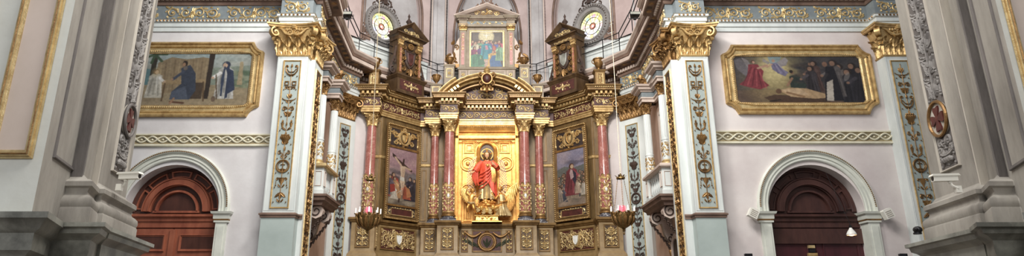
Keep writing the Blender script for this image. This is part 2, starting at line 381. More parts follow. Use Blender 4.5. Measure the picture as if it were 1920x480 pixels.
def round_capital(r, h, flare=.13):
    mb = MB()
    mb.lathe([(r*1.0,-.01),(r*1.14,0),(r*1.14,.03),(r*.98,.045)]+[(r*.98+flare*.55*s**2.2, .045+h*.8*s) for s in (.2,.4,.6,.8,1)], seg=16)
    for row, (hh, out, cu, n, off) in enumerate(((.42,.02,.09,8,0),(.66,.045,.12,8,.5))):
        for k in range(n):
            a = 2*pi*(k+off)/n; leaf3(mb, r*cos(a), r*sin(a), cos(a), sin(a), .04, h*hh, r*.36, out, cu*h, 5)
    for k in range(4):
        a = pi/4+k*pi/2; c, s = cos(a), sin(a); R = r+flare*.75
        volute(mb, R*c, R*s, h*.76, c, s, h*.15, h*.06, h*.03)
        a2 = k*pi/2; mb.ball((cos(a2)*(r+flare*.4), sin(a2)*(r+flare*.4), h*.9), h*.09, h*.09, h*.09)
        for sg in (-1, 1): volute(mb, cos(a2+sg*.3)*(r+flare*.4), sin(a2+sg*.3)*(r+flare*.4), h*.76, -sin(a2)*-sg, cos(a2)*-sg, h*.07, .02)
    pts = []
    for k in range(4):
        a = pi/4+k*pi/2; R = (r+flare)*1.25
        p = (R*cos(a), R*sin(a)); a2 = a+pi/2; p2 = (R*cos(a2), R*sin(a2))
        for i in range(5):
            t = i/5; x = p[0]+(p2[0]-p[0])*t; y = p[1]+(p2[1]-p[1])*t; q = 1-.28*sin(pi*t)
            pts.append((x*q, y*q))
    mb.prism_xy(pts, h*.88, h)
    return mb
def beads_line(mb, p0, p1, n, r, ry=None):
    for i in range(n):
        t = (i+.5)/n; mb.ball(tuple(a+(b-a)*t for a, b in zip(p0, p1)), r, ry or r, r, 5, 2)
def resample(path, step, closed=True):
    out = []; n = len(path)
    for i in range(n if closed else n-1):
        a, b = path[i], path[(i+1)%n]; l = sqrt((b[0]-a[0])**2+(b[1]-a[1])**2); k = max(1, int(round(l/step)))
        for j in range(k): t = (j+.5)/k; out.append((a[0]+(b[0]-a[0])*t, a[1]+(b[1]-a[1])*t, atan2(b[1]-a[1], b[0]-a[0])))
    return out
def rectpath(x0, x1, z0, z1): return [(x0,z0),(x1,z0),(x1,z1),(x0,z1)]
def panel_frame(mb, x0, x1, z0, z1, w=.04, h=.03, y=0):
    mb.fsweep(rectpath(x0,x1,z0,z1), [(-w,0),(-w,h*.4),(-w*.5,h*.5),(-w*.2,h),(w*.2,h),(w*.4,h*.6),(w*.4,0)], y=y)
def dentils(mb, path, z0, z1, out, step, w, d):
    for i in range(len(path)-1):
        a, b = path[i], path[i+1]; l = sqrt((b[0]-a[0])**2+(b[1]-a[1])**2)
        if l < step*.8: continue
        r = atan2(b[1]-a[1], b[0]-a[0]); k = max(1, int(l/step)); t = MB()
        for j in range(k):
            x = l*(j+.5)/k; t.box(x-w/2, x+w/2, -out-d, -out+.02, z0, z1)
        mb.merge(t, (a[0], a[1], 0), r)
def shield(mb, cx, cz, w, h, y=0, th=.06):
    pts = [(-1,1),(-.5,.88),(0,1),(.5,.88),(1,1),(.92,.2),(.8,-.35),(.45,-.75),(0,-1),(-.45,-.75),(-.8,-.35),(-.92,.2)]
    n = len(pts); o = len(mb.v)
    rows = [[(cx+a*w/2*s, y-d, cz+b*h/2*s) for a, b in pts] for s, d in ((1,0),(1,th*.6),(.88,th),(.8,th*.7),(.4,th*1.0),(.02,th*1.1))]
    mb.grid(rows, True)
# ---------------------------------------------------------------- painted pictures (colour per canvas vertex)
class Pic:
    def __init__(s, w, h, top, bot, seed=1):
        s.w, s.h = w, h; s.rs = np.random.RandomState(seed)
        s.x, s.y = np.meshgrid(np.linspace(0,1,w), np.linspace(0,1,h)); s.asp = w/h
        t = s.y[...,None]; s.a = np.array(top, float)*(1-t)+np.array(bot, float)*t
    def put(s, m, c, al=1.0):
        m = np.clip(m,0,1)[...,None]*al; s.a = s.a*(1-m)+np.array(c, float)*m
    def ell(s, cx, cy, rx, ry, c, rot=0, al=1, soft=.25):
        dx, dy = s.x-cx, (s.y-cy)/s.asp; ry = ry/s.asp
        u = dx*cos(rot)+dy*sin(rot); v = -dx*sin(rot)+dy*cos(rot)
        d = np.sqrt((u/rx)**2+(v/ry)**2); s.put((1-d)/soft+.5, c, al)
    def poly(s, pts, c, al=1):
        ins = np.zeros_like(s.x, bool); n = len(pts)
        for i in range(n):
            x1,y1 = pts[i]; x2,y2 = pts[(i+1)%n]
            if y1 == y2: continue
            ins ^= ((s.y > y1) != (s.y > y2)) & (s.x < (x2-x1)*(s.y-y1)/(y2-y1)+x1)
        s.put(ins.astype(float), c, al)
    def line(s, p, q, wd, c, al=1):
        ax, ay = p; bx, by = q; by2, ay2 = by/s.asp, ay/s.asp; px, py = s.x-ax, s.y/s.asp-ay2; dx, dy = bx-ax, by2-ay2
        t = np.clip((px*dx+py*dy)/(dx*dx+dy*dy+1e-9),0,1); d = np.sqrt((px-t*dx)**2+(py-t*dy)**2); s.put((wd-d)/(wd*.4)+.5, c, al)
    def cloud(s, n, x0, x1, y0, y1, r, cols, al=.35, fy=.4):
        for _ in range(n): s.ell(s.rs.uniform(x0,x1), s.rs.uniform(y0,y1), r*s.rs.uniform(.5,1.4), r*fy*s.asp*s.rs.uniform(.5,1.3), cols[s.rs.randint(len(cols))], s.rs.uniform(-.2,.2), al, .9)
    def person(s, x, y, h, robe, skin=(205,160,125), hair=(60,42,32), wd=.32, lean=0, mantle=None, face=0, kneel=False):
        """x,y = top of head in 0..1, h = height; widths follow the true aspect"""
        k = h/s.asp; hd = .075*k; hx = x+lean*k*.5
        top = y+.13*h; n = 7
        if kneel: pts = [(hx-.1*k,top),(hx+.1*k,top),(x+.26*k,y+h*.7),(x+.42*k,y+h),(x-.22*k,y+h),(x-.2*k,y+h*.6)]
        else: pts = [(hx-.06*k,top),(hx+.06*k,top),(hx+wd*.45*k,y+.22*h),(x+wd*.5*k,y+.6*h),(x+wd*.6*k,y+h),(x-wd*.6*k,y+h),(x-wd*.48*k,y+.6*h),(hx-wd*.42*k,y+.22*h)]
        s.poly(pts, robe)
        dk = tuple(c*.6 for c in robe); lt = tuple(min(255,c*1.3+12) for c in robe)
        for i in range(7):
            o = (i-3)*wd*.13*k; s.line((hx+o*.7+.02*k*s.rs.uniform(-1,1), y+s.rs.uniform(.22,.45)*h), (x+o*1.3, y+h*s.rs.uniform(.8,.98)), .012*k, dk if i % 2 else lt, .55)
        s.ell(x-wd*.22*k, y+.55*h, .09*k, .30*h, dk, 0, .45, .9); s.ell(hx+wd*.18*k, y+.35*h, .07*k, .16*h, lt, 0, .4, .9)
        if mantle: s.poly([(hx-.02*k,top),(hx+wd*.45*k,y+.24*h),(x+wd*.62*k,y+.75*h),(x+wd*.1*k,y+.9*h),(x+.05*k,y+.4*h)], mantle)
        s.line((hx+wd*.3*k*(1 if face >= 0 else -1), y+.3*h), (hx+(.25 if face >= 0 else -.25)*k, y+.42*h), .04*k, lt, .9)
        s.ell(hx+(.26 if face >= 0 else -.26)*k, y+.43*h, .035*k, .035*k*s.asp, skin)
        s.ell(hx, y+hd*s.asp, hd*1.15, hd*1.25*s.asp, hair); s.ell(hx+.02*k*face, y+hd*1.15*s.asp, hd*.75, hd*.95*s.asp, skin)
    def crowd(s, n, x0, x1, y0, y1, h, cols, skin=(190,145,115)):
        for i in range(n):
            yy = y0+(y1-y0)*i/n; s.person(s.rs.uniform(x0,x1), yy, h*s.rs.uniform(.85,1.1), cols[s.rs.randint(len(cols))], skin, wd=s.rs.uniform(.3,.5), lean=s.rs.uniform(-.15,.15), face=s.rs.choice([-1,1]))
    def done(s, noise=7):
        g = s.a.mean(2, keepdims=True)*np.array([1.04,1.0,.93]); s.a = s.a*.80+g*.20
        n1 = np.repeat(np.repeat(s.rs.uniform(-1,1,(s.h//5+1, s.w//5+1, 1)), 5, 0), 5, 1)[:s.h,:s.w]
        for _ in range(3): n1 = (n1+np.roll(n1,1,0)+np.roll(n1,1,1)+np.roll(n1,-1,0)+np.roll(n1,-1,1))/5
        s.a = s.a*(1+.09*n1)
        k = s.a.copy(); k[1:-1,1:-1] = (s.a[1:-1,1:-1]*2+s.a[:-2,1:-1]+s.a[2:,1:-1]+s.a[1:-1,:-2]+s.a[1:-1,2:])/6; s.a = k
        b = s.rs.uniform(-1,1,(s.h,s.w,1)); b = (b+np.roll(b,1,0)+np.roll(b,1,1))/2
        return np.clip(s.a+b*noise, 0, 255)
def canvas(name, arr, x0, x1, z0, z1, y, parent, mat=None, keep=None, label=None, dim=.74):
    h, w = arr.shape[:2]; vs = []; fs = []
    for j in range(h):
        for i in range(w): vs.append((x0+(x1-x0)*i/(w-1), y, z1+(z0-z1)*j/(h-1)))
    for j in range(h-1):
        for i in range(w-1):
            if keep and not keep(vs[j*w+i][0], vs[j*w+i][2]): continue
            fs.append((j*w+i, (j+1)*w+i, (j+1)*w+i+1, j*w+i+1))
    mb = MB(); mb.add(vs, fs)
    # canvas has a back and an edge of its own
    o = mesh_obj(name, mb, mat or M['canvas'], parent, flat=True)
    me = o.data; at = me.color_attributes.new('Col', 'FLOAT_COLOR', 'POINT')
    c = arr.reshape(-1,3)*dim/255.0; c = np.where(c <= .04045, c/12.92, ((c+.055)/1.055)**2.4)
    at.data.foreach_set('color', np.concatenate([c, np.ones((c.shape[0],1))], 1).astype(np.float32).ravel())
    md = o.modifiers.new('thickness', 'SOLIDIFY'); md.thickness = .02; md.offset = -1 
    if label: o['label'] = label
    return o
def pic_workshop():
    p = Pic(320, 168, (164,186,188), (176,160,130), 3); p.x = (p.x-.18)/.8; p.asp *= .8
    p.poly([(-.3,.3),(.01,.3),(.01,.6),(-.3,.6)], (96,140,146)); p.cloud(20,-.25,.05,.3,.6,.05,[(84,110,82),(70,96,70)],.7,.6); p.poly([(-.3,.5),(.02,.5),(.02,1),(-.3,1)], (168,150,116))
    p.cloud(30, 0,1,0,.3, .1, [(186,198,192),(150,176,186),(200,200,186)])
    p.poly([(0,.45),(1,.42),(1,1),(0,1)], (168,150,116)); p.cloud(20,0,1,.75,1,.12,[(190,170,134),(146,124,92),(176,156,122)])
    p.poly([(.62,.3),(1,.25),(1,.62),(.62,.6)], (140,156,140)); p.cloud(26,.84,1,.35,.62,.04,[(84,110,82),(110,132,98),(150,160,130)],.7,.6)
    p.poly([(.9,.18),(.93,.18),(.94,.6),(.89,.6)], (176,158,120))
    p.poly([(0,.3),(.2,.35),(.2,.6),(0,.6)], (96,140,146))
    p.poly([(.14,.2),(.26,.1),(.4,.14),(.55,.1),(.64,.13),(.63,.72),(.17,.75),(.12,.6)], (156,134,100))
    for i in range(11): p.line((.17+i*.042,.15), (.18+i*.041,.7), .006, (124,102,74) if i % 2 else (184,162,124), .6)
    p.poly([(.61,.02),(.66,.0),(.64,.85),(.6,.85)], (58,46,38)); p.poly([(.08,0),(.13,0),(.12,.8),(.08,.8)], (60,54,40))
    for a in range(7): p.line((.1,.05), (.1+.11*cos(a*.9), .05+.16*abs(sin(a*.9))), .012, (70,96,66), .9)
    p.poly([(.2,.52),(.6,.5),(.6,.57),(.2,.6)], (174,146,104)); p.line((.23,.58),(.22,.88),.008,(110,84,56)); p.line((.58,.55),(.6,.88),.008,(110,84,56)); p.poly([(.46,.56),(.58,.56),(.58,.85),(.46,.85)], (84,66,50))
    p.poly([(.36,.3),(.44,.24),(.5,.4),(.52,.7),(.47,.86),(.3,.84),(.3,.72),(.38,.58)], (62,72,92)); p.poly([(.3,.72),(.42,.62),(.46,.86),(.29,.86)], (84,96,118))
    p.line((.39,.36),(.3,.5),.014,(70,80,102)); p.ell(.29,.5,.012,.02,(196,150,116)); p.ell(.39,.22,.024,.055,(52,40,32)); p.ell(.382,.235,.015,.036,(186,140,104))
    p.ell(.4,.3,.02,.04,(120,110,104)); p.line((.3,.9),(.42,.92),.01,(110,70,48)); p.line((.33,.84),(.3,.93),.01,(176,130,96))
    p.person(.135,.33,.5,(204,200,184),(214,176,140),(120,86,54),.42,0,None,1); p.ell(.135,.37,.045,.085,(230,210,140),al=.25)
    p.person(.78,.19,.66,(196,196,190),(214,176,146),(44,54,76),.36,-.02,(52,66,96),-1)
    p.poly([(.775,.18),(.8,.2),(.82,.5),(.815,.82),(.79,.85),(.79,.4)], (50,62,92)); p.poly([(.775,.19),(.76,.25),(.74,.5),(.75,.8),(.765,.8),(.768,.4)], (56,70,100)); p.ell(.775,.25,.013,.03,(214,176,146))
    p.line((.69,.42),(.72,.85),.005,(90,66,44)); p.ell(.69,.85,.02,.05,(120,96,76))
    return p.done()
def pic_deathbed():
    p = Pic(320, 168, (66,66,72), (86,70,60), 5)
    p.cloud(60, 0,1,0,.9,.1,[(58,56,64),(76,72,74),(48,46,54),(92,84,80)],.5)
    p.poly([(0,.72),(1,.66),(1,1),(0,1)], (104,82,68)); p.cloud(18,0,1,.8,1,.12,[(124,98,80),(84,64,54)],.5)
    p.ell(.33,.42,.2,.5,(232,206,120),.1,.55,1.1); p.ell(.32,.3,.1,.3,(250,232,160),0,.7,.9)
    p.poly([(.28,0),(.4,0),(.36,.2),(.3,.2)], (120,160,190),.7)
    # angel in red on the left
    p.poly([(.02,.12),(.07,.08),(.15,.3),(.16,.46),(.1,.44),(.04,.3)], (112,106,112)); p.poly([(.08,.06),(.13,.12),(.17,.34),(.14,.36)], (140,132,134))
    p.poly([(.13,.2),(.2,.2),(.24,.34),(.22,.5),(.27,.62),(.2,.7),(.12,.66),(.04,.6),(.1,.5),(.12,.34)], (150,52,64))
    for i in range(6): p.line((.15+.012*i,.26+.02*i), (.07+.035*i,.6+.015*i), .005, (196,86,92) if i % 2 else (104,32,44), .7)
    p.line((.2,.28),(.27,.22),.010,(206,156,130)); p.ell(.165,.15,.014,.034,(96,64,50)); p.ell(.17,.16,.010,.026,(206,156,130))
    # small flying angel
    p.poly([(.3,.18),(.35,.17),(.38,.28),(.43,.36),(.4,.44),(.35,.38),(.31,.3)], (132,126,164)); p.ell(.325,.13,.012,.03,(206,160,130)); p.poly([(.35,.16),(.42,.06),(.44,.12),(.42,.22),(.38,.25)], (164,156,160)); p.poly([(.3,.17),(.25,.08),(.24,.14),(.28,.2)], (164,156,150)); p.line((.31,.2),(.27,.26),.007,(206,160,130))
    for i in range(4): p.line((.325+.012*i,.2), (.35+.022*i,.38), .004, (170,164,196) if i % 2 else (96,90,130), .7)
    # kneeling helper
    p.poly([(.43,.44),(.49,.4),(.53,.5),(.56,.64),(.5,.72),(.43,.66)], (52,66,60)); p.ell(.455,.36,.014,.036,(140,100,78)); p.ell(.45,.345,.014,.03,(50,40,36)); p.line((.45,.48),(.41,.62),.010,(170,124,96)); p.cloud(26,.5,.66,.2,.6,.05,[(44,48,58),(66,62,66),(84,72,66)],.6)
    p.ell(.6,.2,.012,.034,(150,110,88)); p.poly([(.575,.24),(.625,.24),(.64,.6),(.56,.6)], (66,52,50))
    for x, y, c in ((.63,.14,(84,60,56)),(.82,.2,(110,100,96)),(.92,.18,(34,32,40)),(.88,.3,(44,42,50)),(.6,.24,(60,54,60)),(.97,.26,(48,44,52)),(.78,.12,(90,84,84))):
        p.person(x, y, (.6 if x < .7 else .72), c, (158,118,96), (50,40,38), .3, 0, None, -1)
    p.poly([(.22,.86),(.3,.8),(.7,.86),(.72,.96),(.3,.98)], (92,66,50))
    p.poly([(.34,.72),(.42,.66),(.55,.68),(.68,.78),(.72,.86),(.6,.88),(.42,.84)], (206,168,122)); p.poly([(.36,.7),(.5,.68),(.56,.8),(.42,.82)], (226,190,146)); p.ell(.335,.735,.022,.05,(120,84,60)); p.line((.4,.76),(.52,.84),.01,(170,128,88)); p.line((.34,.9),(.26,.93),.005,(40,30,26))
    p.poly([(.72,.24),(.78,.24),(.8,.5),(.82,.92),(.68,.92),(.7,.5)], (36,34,42)); p.poly([(.71,.56),(.76,.5),(.745,.92),(.69,.92)], (214,204,190)); p.ell(.715,.2,.02,.05,(150,108,86)); p.line((.72,.4),(.68,.52),.012,(60,56,60))
    p.ell(.87,.45,.02,.09,(150,144,140),.4,.6)
    return p.done()
def pic_cross():
    p = Pic(170, 290, (196,150,160), (150,138,120), 8)
    p.cloud(40, 0,1,0,.35,.22,[(176,128,142),(206,164,166),(150,112,128)],.4)
    p.cloud(24,0,1,.4,.62,.16,[(104,92,96),(84,74,82),(132,116,112)],.6); p.poly([(0,.56),(1,.5),(1,1),(0,1)], (112,98,84)); p.poly([(.7,.44),(.86,.4),(1,.47),(1,.56),(.6,.56)], (128,120,124))
    p.cloud(24,0,1,.8,1,.16,[(166,150,126),(140,124,104),(180,164,138)],.6)
    p.line((.2,.16),(.78,.36),.03,(74,50,42)); p.line((.52,.18),(.4,.94),.026,(70,48,40)); p.poly([(.14,.1),(.26,.14),(.27,.2),(.15,.16)], (64,46,42))
    p.line((.24,.17),(.46,.31),.028,(222,186,152)); p.line((.74,.34),(.54,.31),.028,(214,176,142)); p.poly([(.41,.29),(.59,.30),(.57,.42),(.55,.50),(.58,.58),(.55,.68),(.51,.82),(.44,.82),(.45,.68),(.41,.58),(.44,.48),(.42,.4)], (226,194,160)); p.line((.5,.34),(.49,.5),.012,(176,136,108),.6); p.line((.5,.6),(.48,.8),.010,(166,126,100),.7); p.line((.56,.34),(.53,.5),.016,(186,146,118),.5); p.ell(.5,.27,.05,.03,(70,46,36)); p.poly([(.42,.49),(.56,.5),(.56,.57),(.42,.56)], (226,220,206))
    p.person(.2,.45,.42,(170,62,48),(196,150,120),wd=.5,face=1); p.person(.3,.52,.36,(196,140,90),(196,150,120),wd=.46,lean=-.2,face=1); p.person(.1,.5,.34,(86,74,84),wd=.4)
    p.person(.76,.48,.42,(46,44,60),(200,160,132),wd=.46,face=-1); p.person(.9,.5,.36,(60,56,66),wd=.4,face=-1)
    p.person(.62,.62,.26,(186,84,56),(206,160,126),(120,70,40),.7,-.1,(206,130,80),-1,True); p.person(.22,.66,.24,(214,200,180),(196,150,120),wd=.6,kneel=True); p.poly([(.1,.66),(.24,.64),(.28,.76),(.12,.8)], (176,56,44))
    p.line((.1,.9),(.5,.72),.012,(220,214,200),.6)
    return p.done()
def pic_crowd():
    p = Pic(170, 290, (142,142,176), (166,142,120), 9)
    p.cloud(40, 0,1,0,.3,.25,[(150,150,186),(176,160,180),(196,172,176),(128,128,160)],.45); p.poly([(0,.34),(.3,.28),(.55,.34),(1,.3),(1,.5),(0,.5)], (110,116,112)); p.cloud(8,.5,1,.22,.26,.16,[(104,98,120)],.6)
    p.poly([(0,.46),(1,.42),(1,1),(0,1)], (136,120,104)); p.cloud(20,0,1,.8,1,.18,[(176,150,126),(150,128,110),(194,164,140)],.5)
    p.crowd(22,0,1,.38,.5,.26,[(92,92,84),(116,104,90),(84,78,80),(140,118,92),(78,88,78),(150,130,112)])
    p.crowd(16,.5,1,.45,.62,.26,[(110,98,80),(164,144,120),(94,84,86),(130,112,84),(176,160,140)])
    p.crowd(10,0,.3,.5,.66,.26,[(84,90,100),(110,100,90),(128,116,110)])
    p.person(.5,.26,.56,(140,54,64),(206,160,130),(96,60,40),.42,.06,None,1); p.poly([(.55,.36),(.68,.44),(.66,.66),(.56,.56)], (52,50,70)); p.poly([(.5,.35),(.56,.37),(.6,.5),(.5,.54),(.46,.42)], (204,170,170)); p.ell(.545,.31,.05,.03,(250,236,180),al=.35)
    p.person(.7,.56,.24,(206,176,150),(210,164,132),wd=.6,kneel=True); p.person(.9,.6,.24,(214,200,180),(210,164,132),wd=.5,kneel=True)
    p.person(.2,.66,.26,(66,74,92),(190,146,118),wd=.7,kneel=True,face=1); p.person(.08,.62,.3,(150,134,120),wd=.5)
    p.line((.15,.95),(.4,.86),.02,(196,170,146),.7)
    return p.done()
def pic_circle():
    p = Pic(160, 180, (104,92,84), (120,96,92), 11)
    p.cloud(26,0,1,0,.3,.2,[(116,104,92),(88,78,74)],.4)
    p.poly([(.0,.0),(.08,0),(.08,1),(0,1)], (92,76,70)); p.poly([(.92,0),(1,0),(1,1),(.92,1)], (84,70,66))
    p.ell(.48,.13,.24,.2,(214,200,150),0,.9,.12); p.ell(.48,.13,.2,.17,(240,228,176),0,.9,.2); p.line((.4,.09),(.48,.12),.012,(250,250,240)); p.line((.56,.09),(.48,.12),.012,(250,250,240)); p.line((.48,.08),(.48,.17),.012,(250,250,240))
    cols = [(196,70,96),(222,168,70),(76,92,170),(116,160,120),(186,84,64),(206,190,160),(110,74,150),(90,150,160),(206,120,140)]
    for i in range(16): p.person(.06+.88*((i*7)%16)/16, .24+.1*((i*5)%3)/3, .5, cols[i%9], (206,160,132), (96,66,48), .42, 0, None, 1 if i < 8 else -1)
    p.poly([(.3,.78),(.7,.78),(.74,1),(.26,1)], (206,172,156)); p.line((.28,.86),(.72,.86),.008,(170,130,118)); p.line((.27,.93),(.73,.93),.008,(170,130,118))
    p.person(.12,.42,.5,(150,50,100),(206,160,132),wd=.5,face=1); p.person(.3,.4,.44,(104,70,140),wd=.4,face=1)
    p.person(.48,.26,.5,(50,158,176),(222,180,150),(44,120,150),.6,0,(40,132,160),1); p.poly([(.44,.38),(.52,.38),(.54,.5),(.46,.5)], (206,130,150))
    p.person(.2,.56,.44,(70,150,104),(206,160,132),(110,70,50),.8,-.06,(52,120,84),1); p.person(.72,.52,.48,(226,170,86),(206,160,132),(120,80,60),.7,-.1,None,-1); p.poly([(.66,.66),(.84,.64),(.96,.98),(.6,.98),(.58,.8)], (50,104,164)); p.person(.88,.36,.44,(120,170,130),(206,160,132),wd=.46,face=-1)
    return p.done(5)
def pic_rose():
    n = 110; p = Pic(n, n, (214,206,110), (160,176,220), 13)
    dx, dy = p.x-.5, p.y-.5; r = np.sqrt(dx*dx+dy*dy)*2; a = np.arctan2(dy, dx)
    p.put((p.x*.4+ (1-p.y)*.6), (230,226,120), .6); p.put(((p.y-.4)*1.6), (220,214,246), .8)
    pet = np.abs(((a*8/(2*pi)) % 1)-.5)*2
    p.put((pet > .4)*(r < .8)*(r > .25), (250,246,226), .55)
    for i, c in enumerate([(236,150,170),(150,190,110),(240,200,90),(150,160,230),(236,150,170),(120,190,200),(214,120,190),(240,190,80)]):
        t = 2*pi*i/8+.2; p.ell(.5+.36*cos(t), .5+.36*sin(t), .07, .07, c, 0, .75)
    p.put((pet > .93)*(r > .2), (90,76,70), .9); p.put((np.abs(r-.78) < .025)*1., (110,100,80), .7); p.put((np.abs(r-.22) < .04)*1., (120,70,60), .8); p.ell(.5,.5,.08,.08,(214,90,80)); p.ell(.5,.5,.04,.04,(250,240,220))
    p.put((r > .93)*1., (150,150,140), .6)
    return p.done(8)
# ================================================================= THE ROOM
def arch_pts(cx, zs, r, n=28, st=.12):
    """semicircle from left to right over the springing, slightly stilted"""
    return [(cx-r, zs)]+[(cx-r*cos(pi*i/n), zs+st+r*sin(pi*i/n)) for i in range(n+1)]+[(cx+r, zs)]
def arch_wall(x0, x1, ztop, cx, r, zs, y, th, mb=None, st=.12):
    mb = mb or MB(); A = arch_pts(cx, zs, r, 28, st)
    for yy in (y, y+th):
        o = []
        mb.add([(x0,yy,0),(cx-r,yy,0),(cx-r,yy,zs),(x0,yy,zs)], [(0,1,2,3)])
        mb.add([(cx+r,yy,0),(x1,yy,0),(x1,yy,zs),(cx+r,yy,zs)], [(0,1,2,3)])
        mb.grid([[(a,yy,b) for a, b in A], [(a,yy,ztop) for a, b in A]])
        mb.add([(x0,yy,zs),(cx-r,yy,zs),(cx-r,yy,ztop),(x0,yy,ztop)], [(0,1,2,3)])
        mb.add([(cx+r,yy,zs),(x1,yy,zs),(x1,yy,ztop),(cx+r,yy,ztop)], [(0,1,2,3)])
    jam = [(cx-r,0)]+A+[(cx+r,0)]
    mb.grid([[(a,y,b) for a, b in jam],[(a,y+th,b) for a, b in jam]])
    return mb
YW = 18.0
zs = Z(405, YW)
doors = {}
WL0, WR1 = -16.0, 17.0
XL = dict(a=X(512,200,17.6), b=X(569.6,200,17.6), r=-5.24)      # left great pilaster
XR = dict(a=X(1286,200,17.6), b=X(1337,200,17.6), r=5.62)       # right great pilaster
# --- walls that face the camera, each with its arched doorway
dcl, dcr = X(318,405,YW), X(1533,405,YW); RI, RO = 1.38, 1.70
struct('wall_left', arch_wall(WL0, XL['b']-.3, 15, dcl, RI, zs, YW, .6), M['plaster_l'], 'pale plaster wall left of the sanctuary with arched doorway', ang=20)
struct('wall_right', arch_wall(XR['a']+.3, WR1, 15, dcr, RI, zs, YW, .6), M['plaster'], 'pale pinkish plaster wall right of the sanctuary with arched doorway', ang=20)
fl = MB(); fl.box(-18,18,-4,30,-.2,0); struct('floor', fl, M['floor'], 'church floor of worn stone')
def door_surround(name, cx, label):
    mb = MB(); A = arch_pts(cx, zs+.12, (RI+RO)/2, 36)
    w = (RO-RI)/2
    # path goes left-over-right; right hand normal = inward
    mb.fsweep(A, [(w,-.02),(w,.05),(w-.03,.07),(.06,.06),(.05,.09),(.02,.09),(0,.06),(-w+.1,.07),(-w+.09,.12),(-w+.02,.13),(-w,.10),(-w,-.02)], closed=False, y=YW)
    o = struct(name, mb, M['surround'], label)
    rp = MB()
    for i in range(96):
        a = pi*(i+.5)/96; rr = RO-.055; rp.ball((cx-rr*cos(a), YW-.13, zs+.24+rr*sin(a)), .026, .02, .02, 5, 2)
    part('rope_moulding', rp, M['gold_brown'], o)
    dn = MB()
    for i in range(90):
        a = pi*(i+.5)/90; rr = RI+.125; dn.ball((cx-rr*cos(a), YW-.078, zs+.24+rr*sin(a)), .018, .012, .010, 5, 2)
    part('bead_moulding', dn, M['leafgreen'], o)
    for s in (-1, 1):
        x0, x1 = (cx-RO+.02, cx-RI+.012) if s < 0 else (cx+RI-.012, cx+RO-.02)
        j = MB(); j.box(x0, x1, YW-.08, YW+.3, 0, zs-.2); j.box(x0+.06, x1-.06, YW-.1, YW, .3, zs-.3)
        part('jamb', j, M['surround'], o)
        im = MB(); im.sweep([(x0-.02,YW+.3),(x0-.02,YW-.08),(x1+.02,YW-.08),(x1+.02,YW+.3)], [(0,zs-.2),(.03,zs-.19),(.03,zs-.12),(.05,zs-.08),(.05,zs+.02),(.10,zs+.05),(.12,zs+.11),(0,zs+.12),(-.1,zs+.12)])
        im.prism_xy([(x0,YW+.3),(x0,YW-.1),(x1,YW-.1),(x1,YW+.3)], zs-.2, zs+.118)
        part('impost', im, M['surround'], o)
        g = MB(); g.sweep([(x0-.02,YW+.3),(x0-.02,YW-.08),(x1+.02,YW-.08),(x1+.02,YW+.3)], [(.031,zs-.14),(.042,zs-.12),(.042,zs-.09),(.031,zs-.075)]); part('impost_gilding', g, M['gold_brown'], o)
    return o
door_surround('trim_1', dcl, 'white arched door surround with rope moulding on the left wall')
door_surround('trim_2', dcr, 'white arched door surround with rope moulding on the right wall')
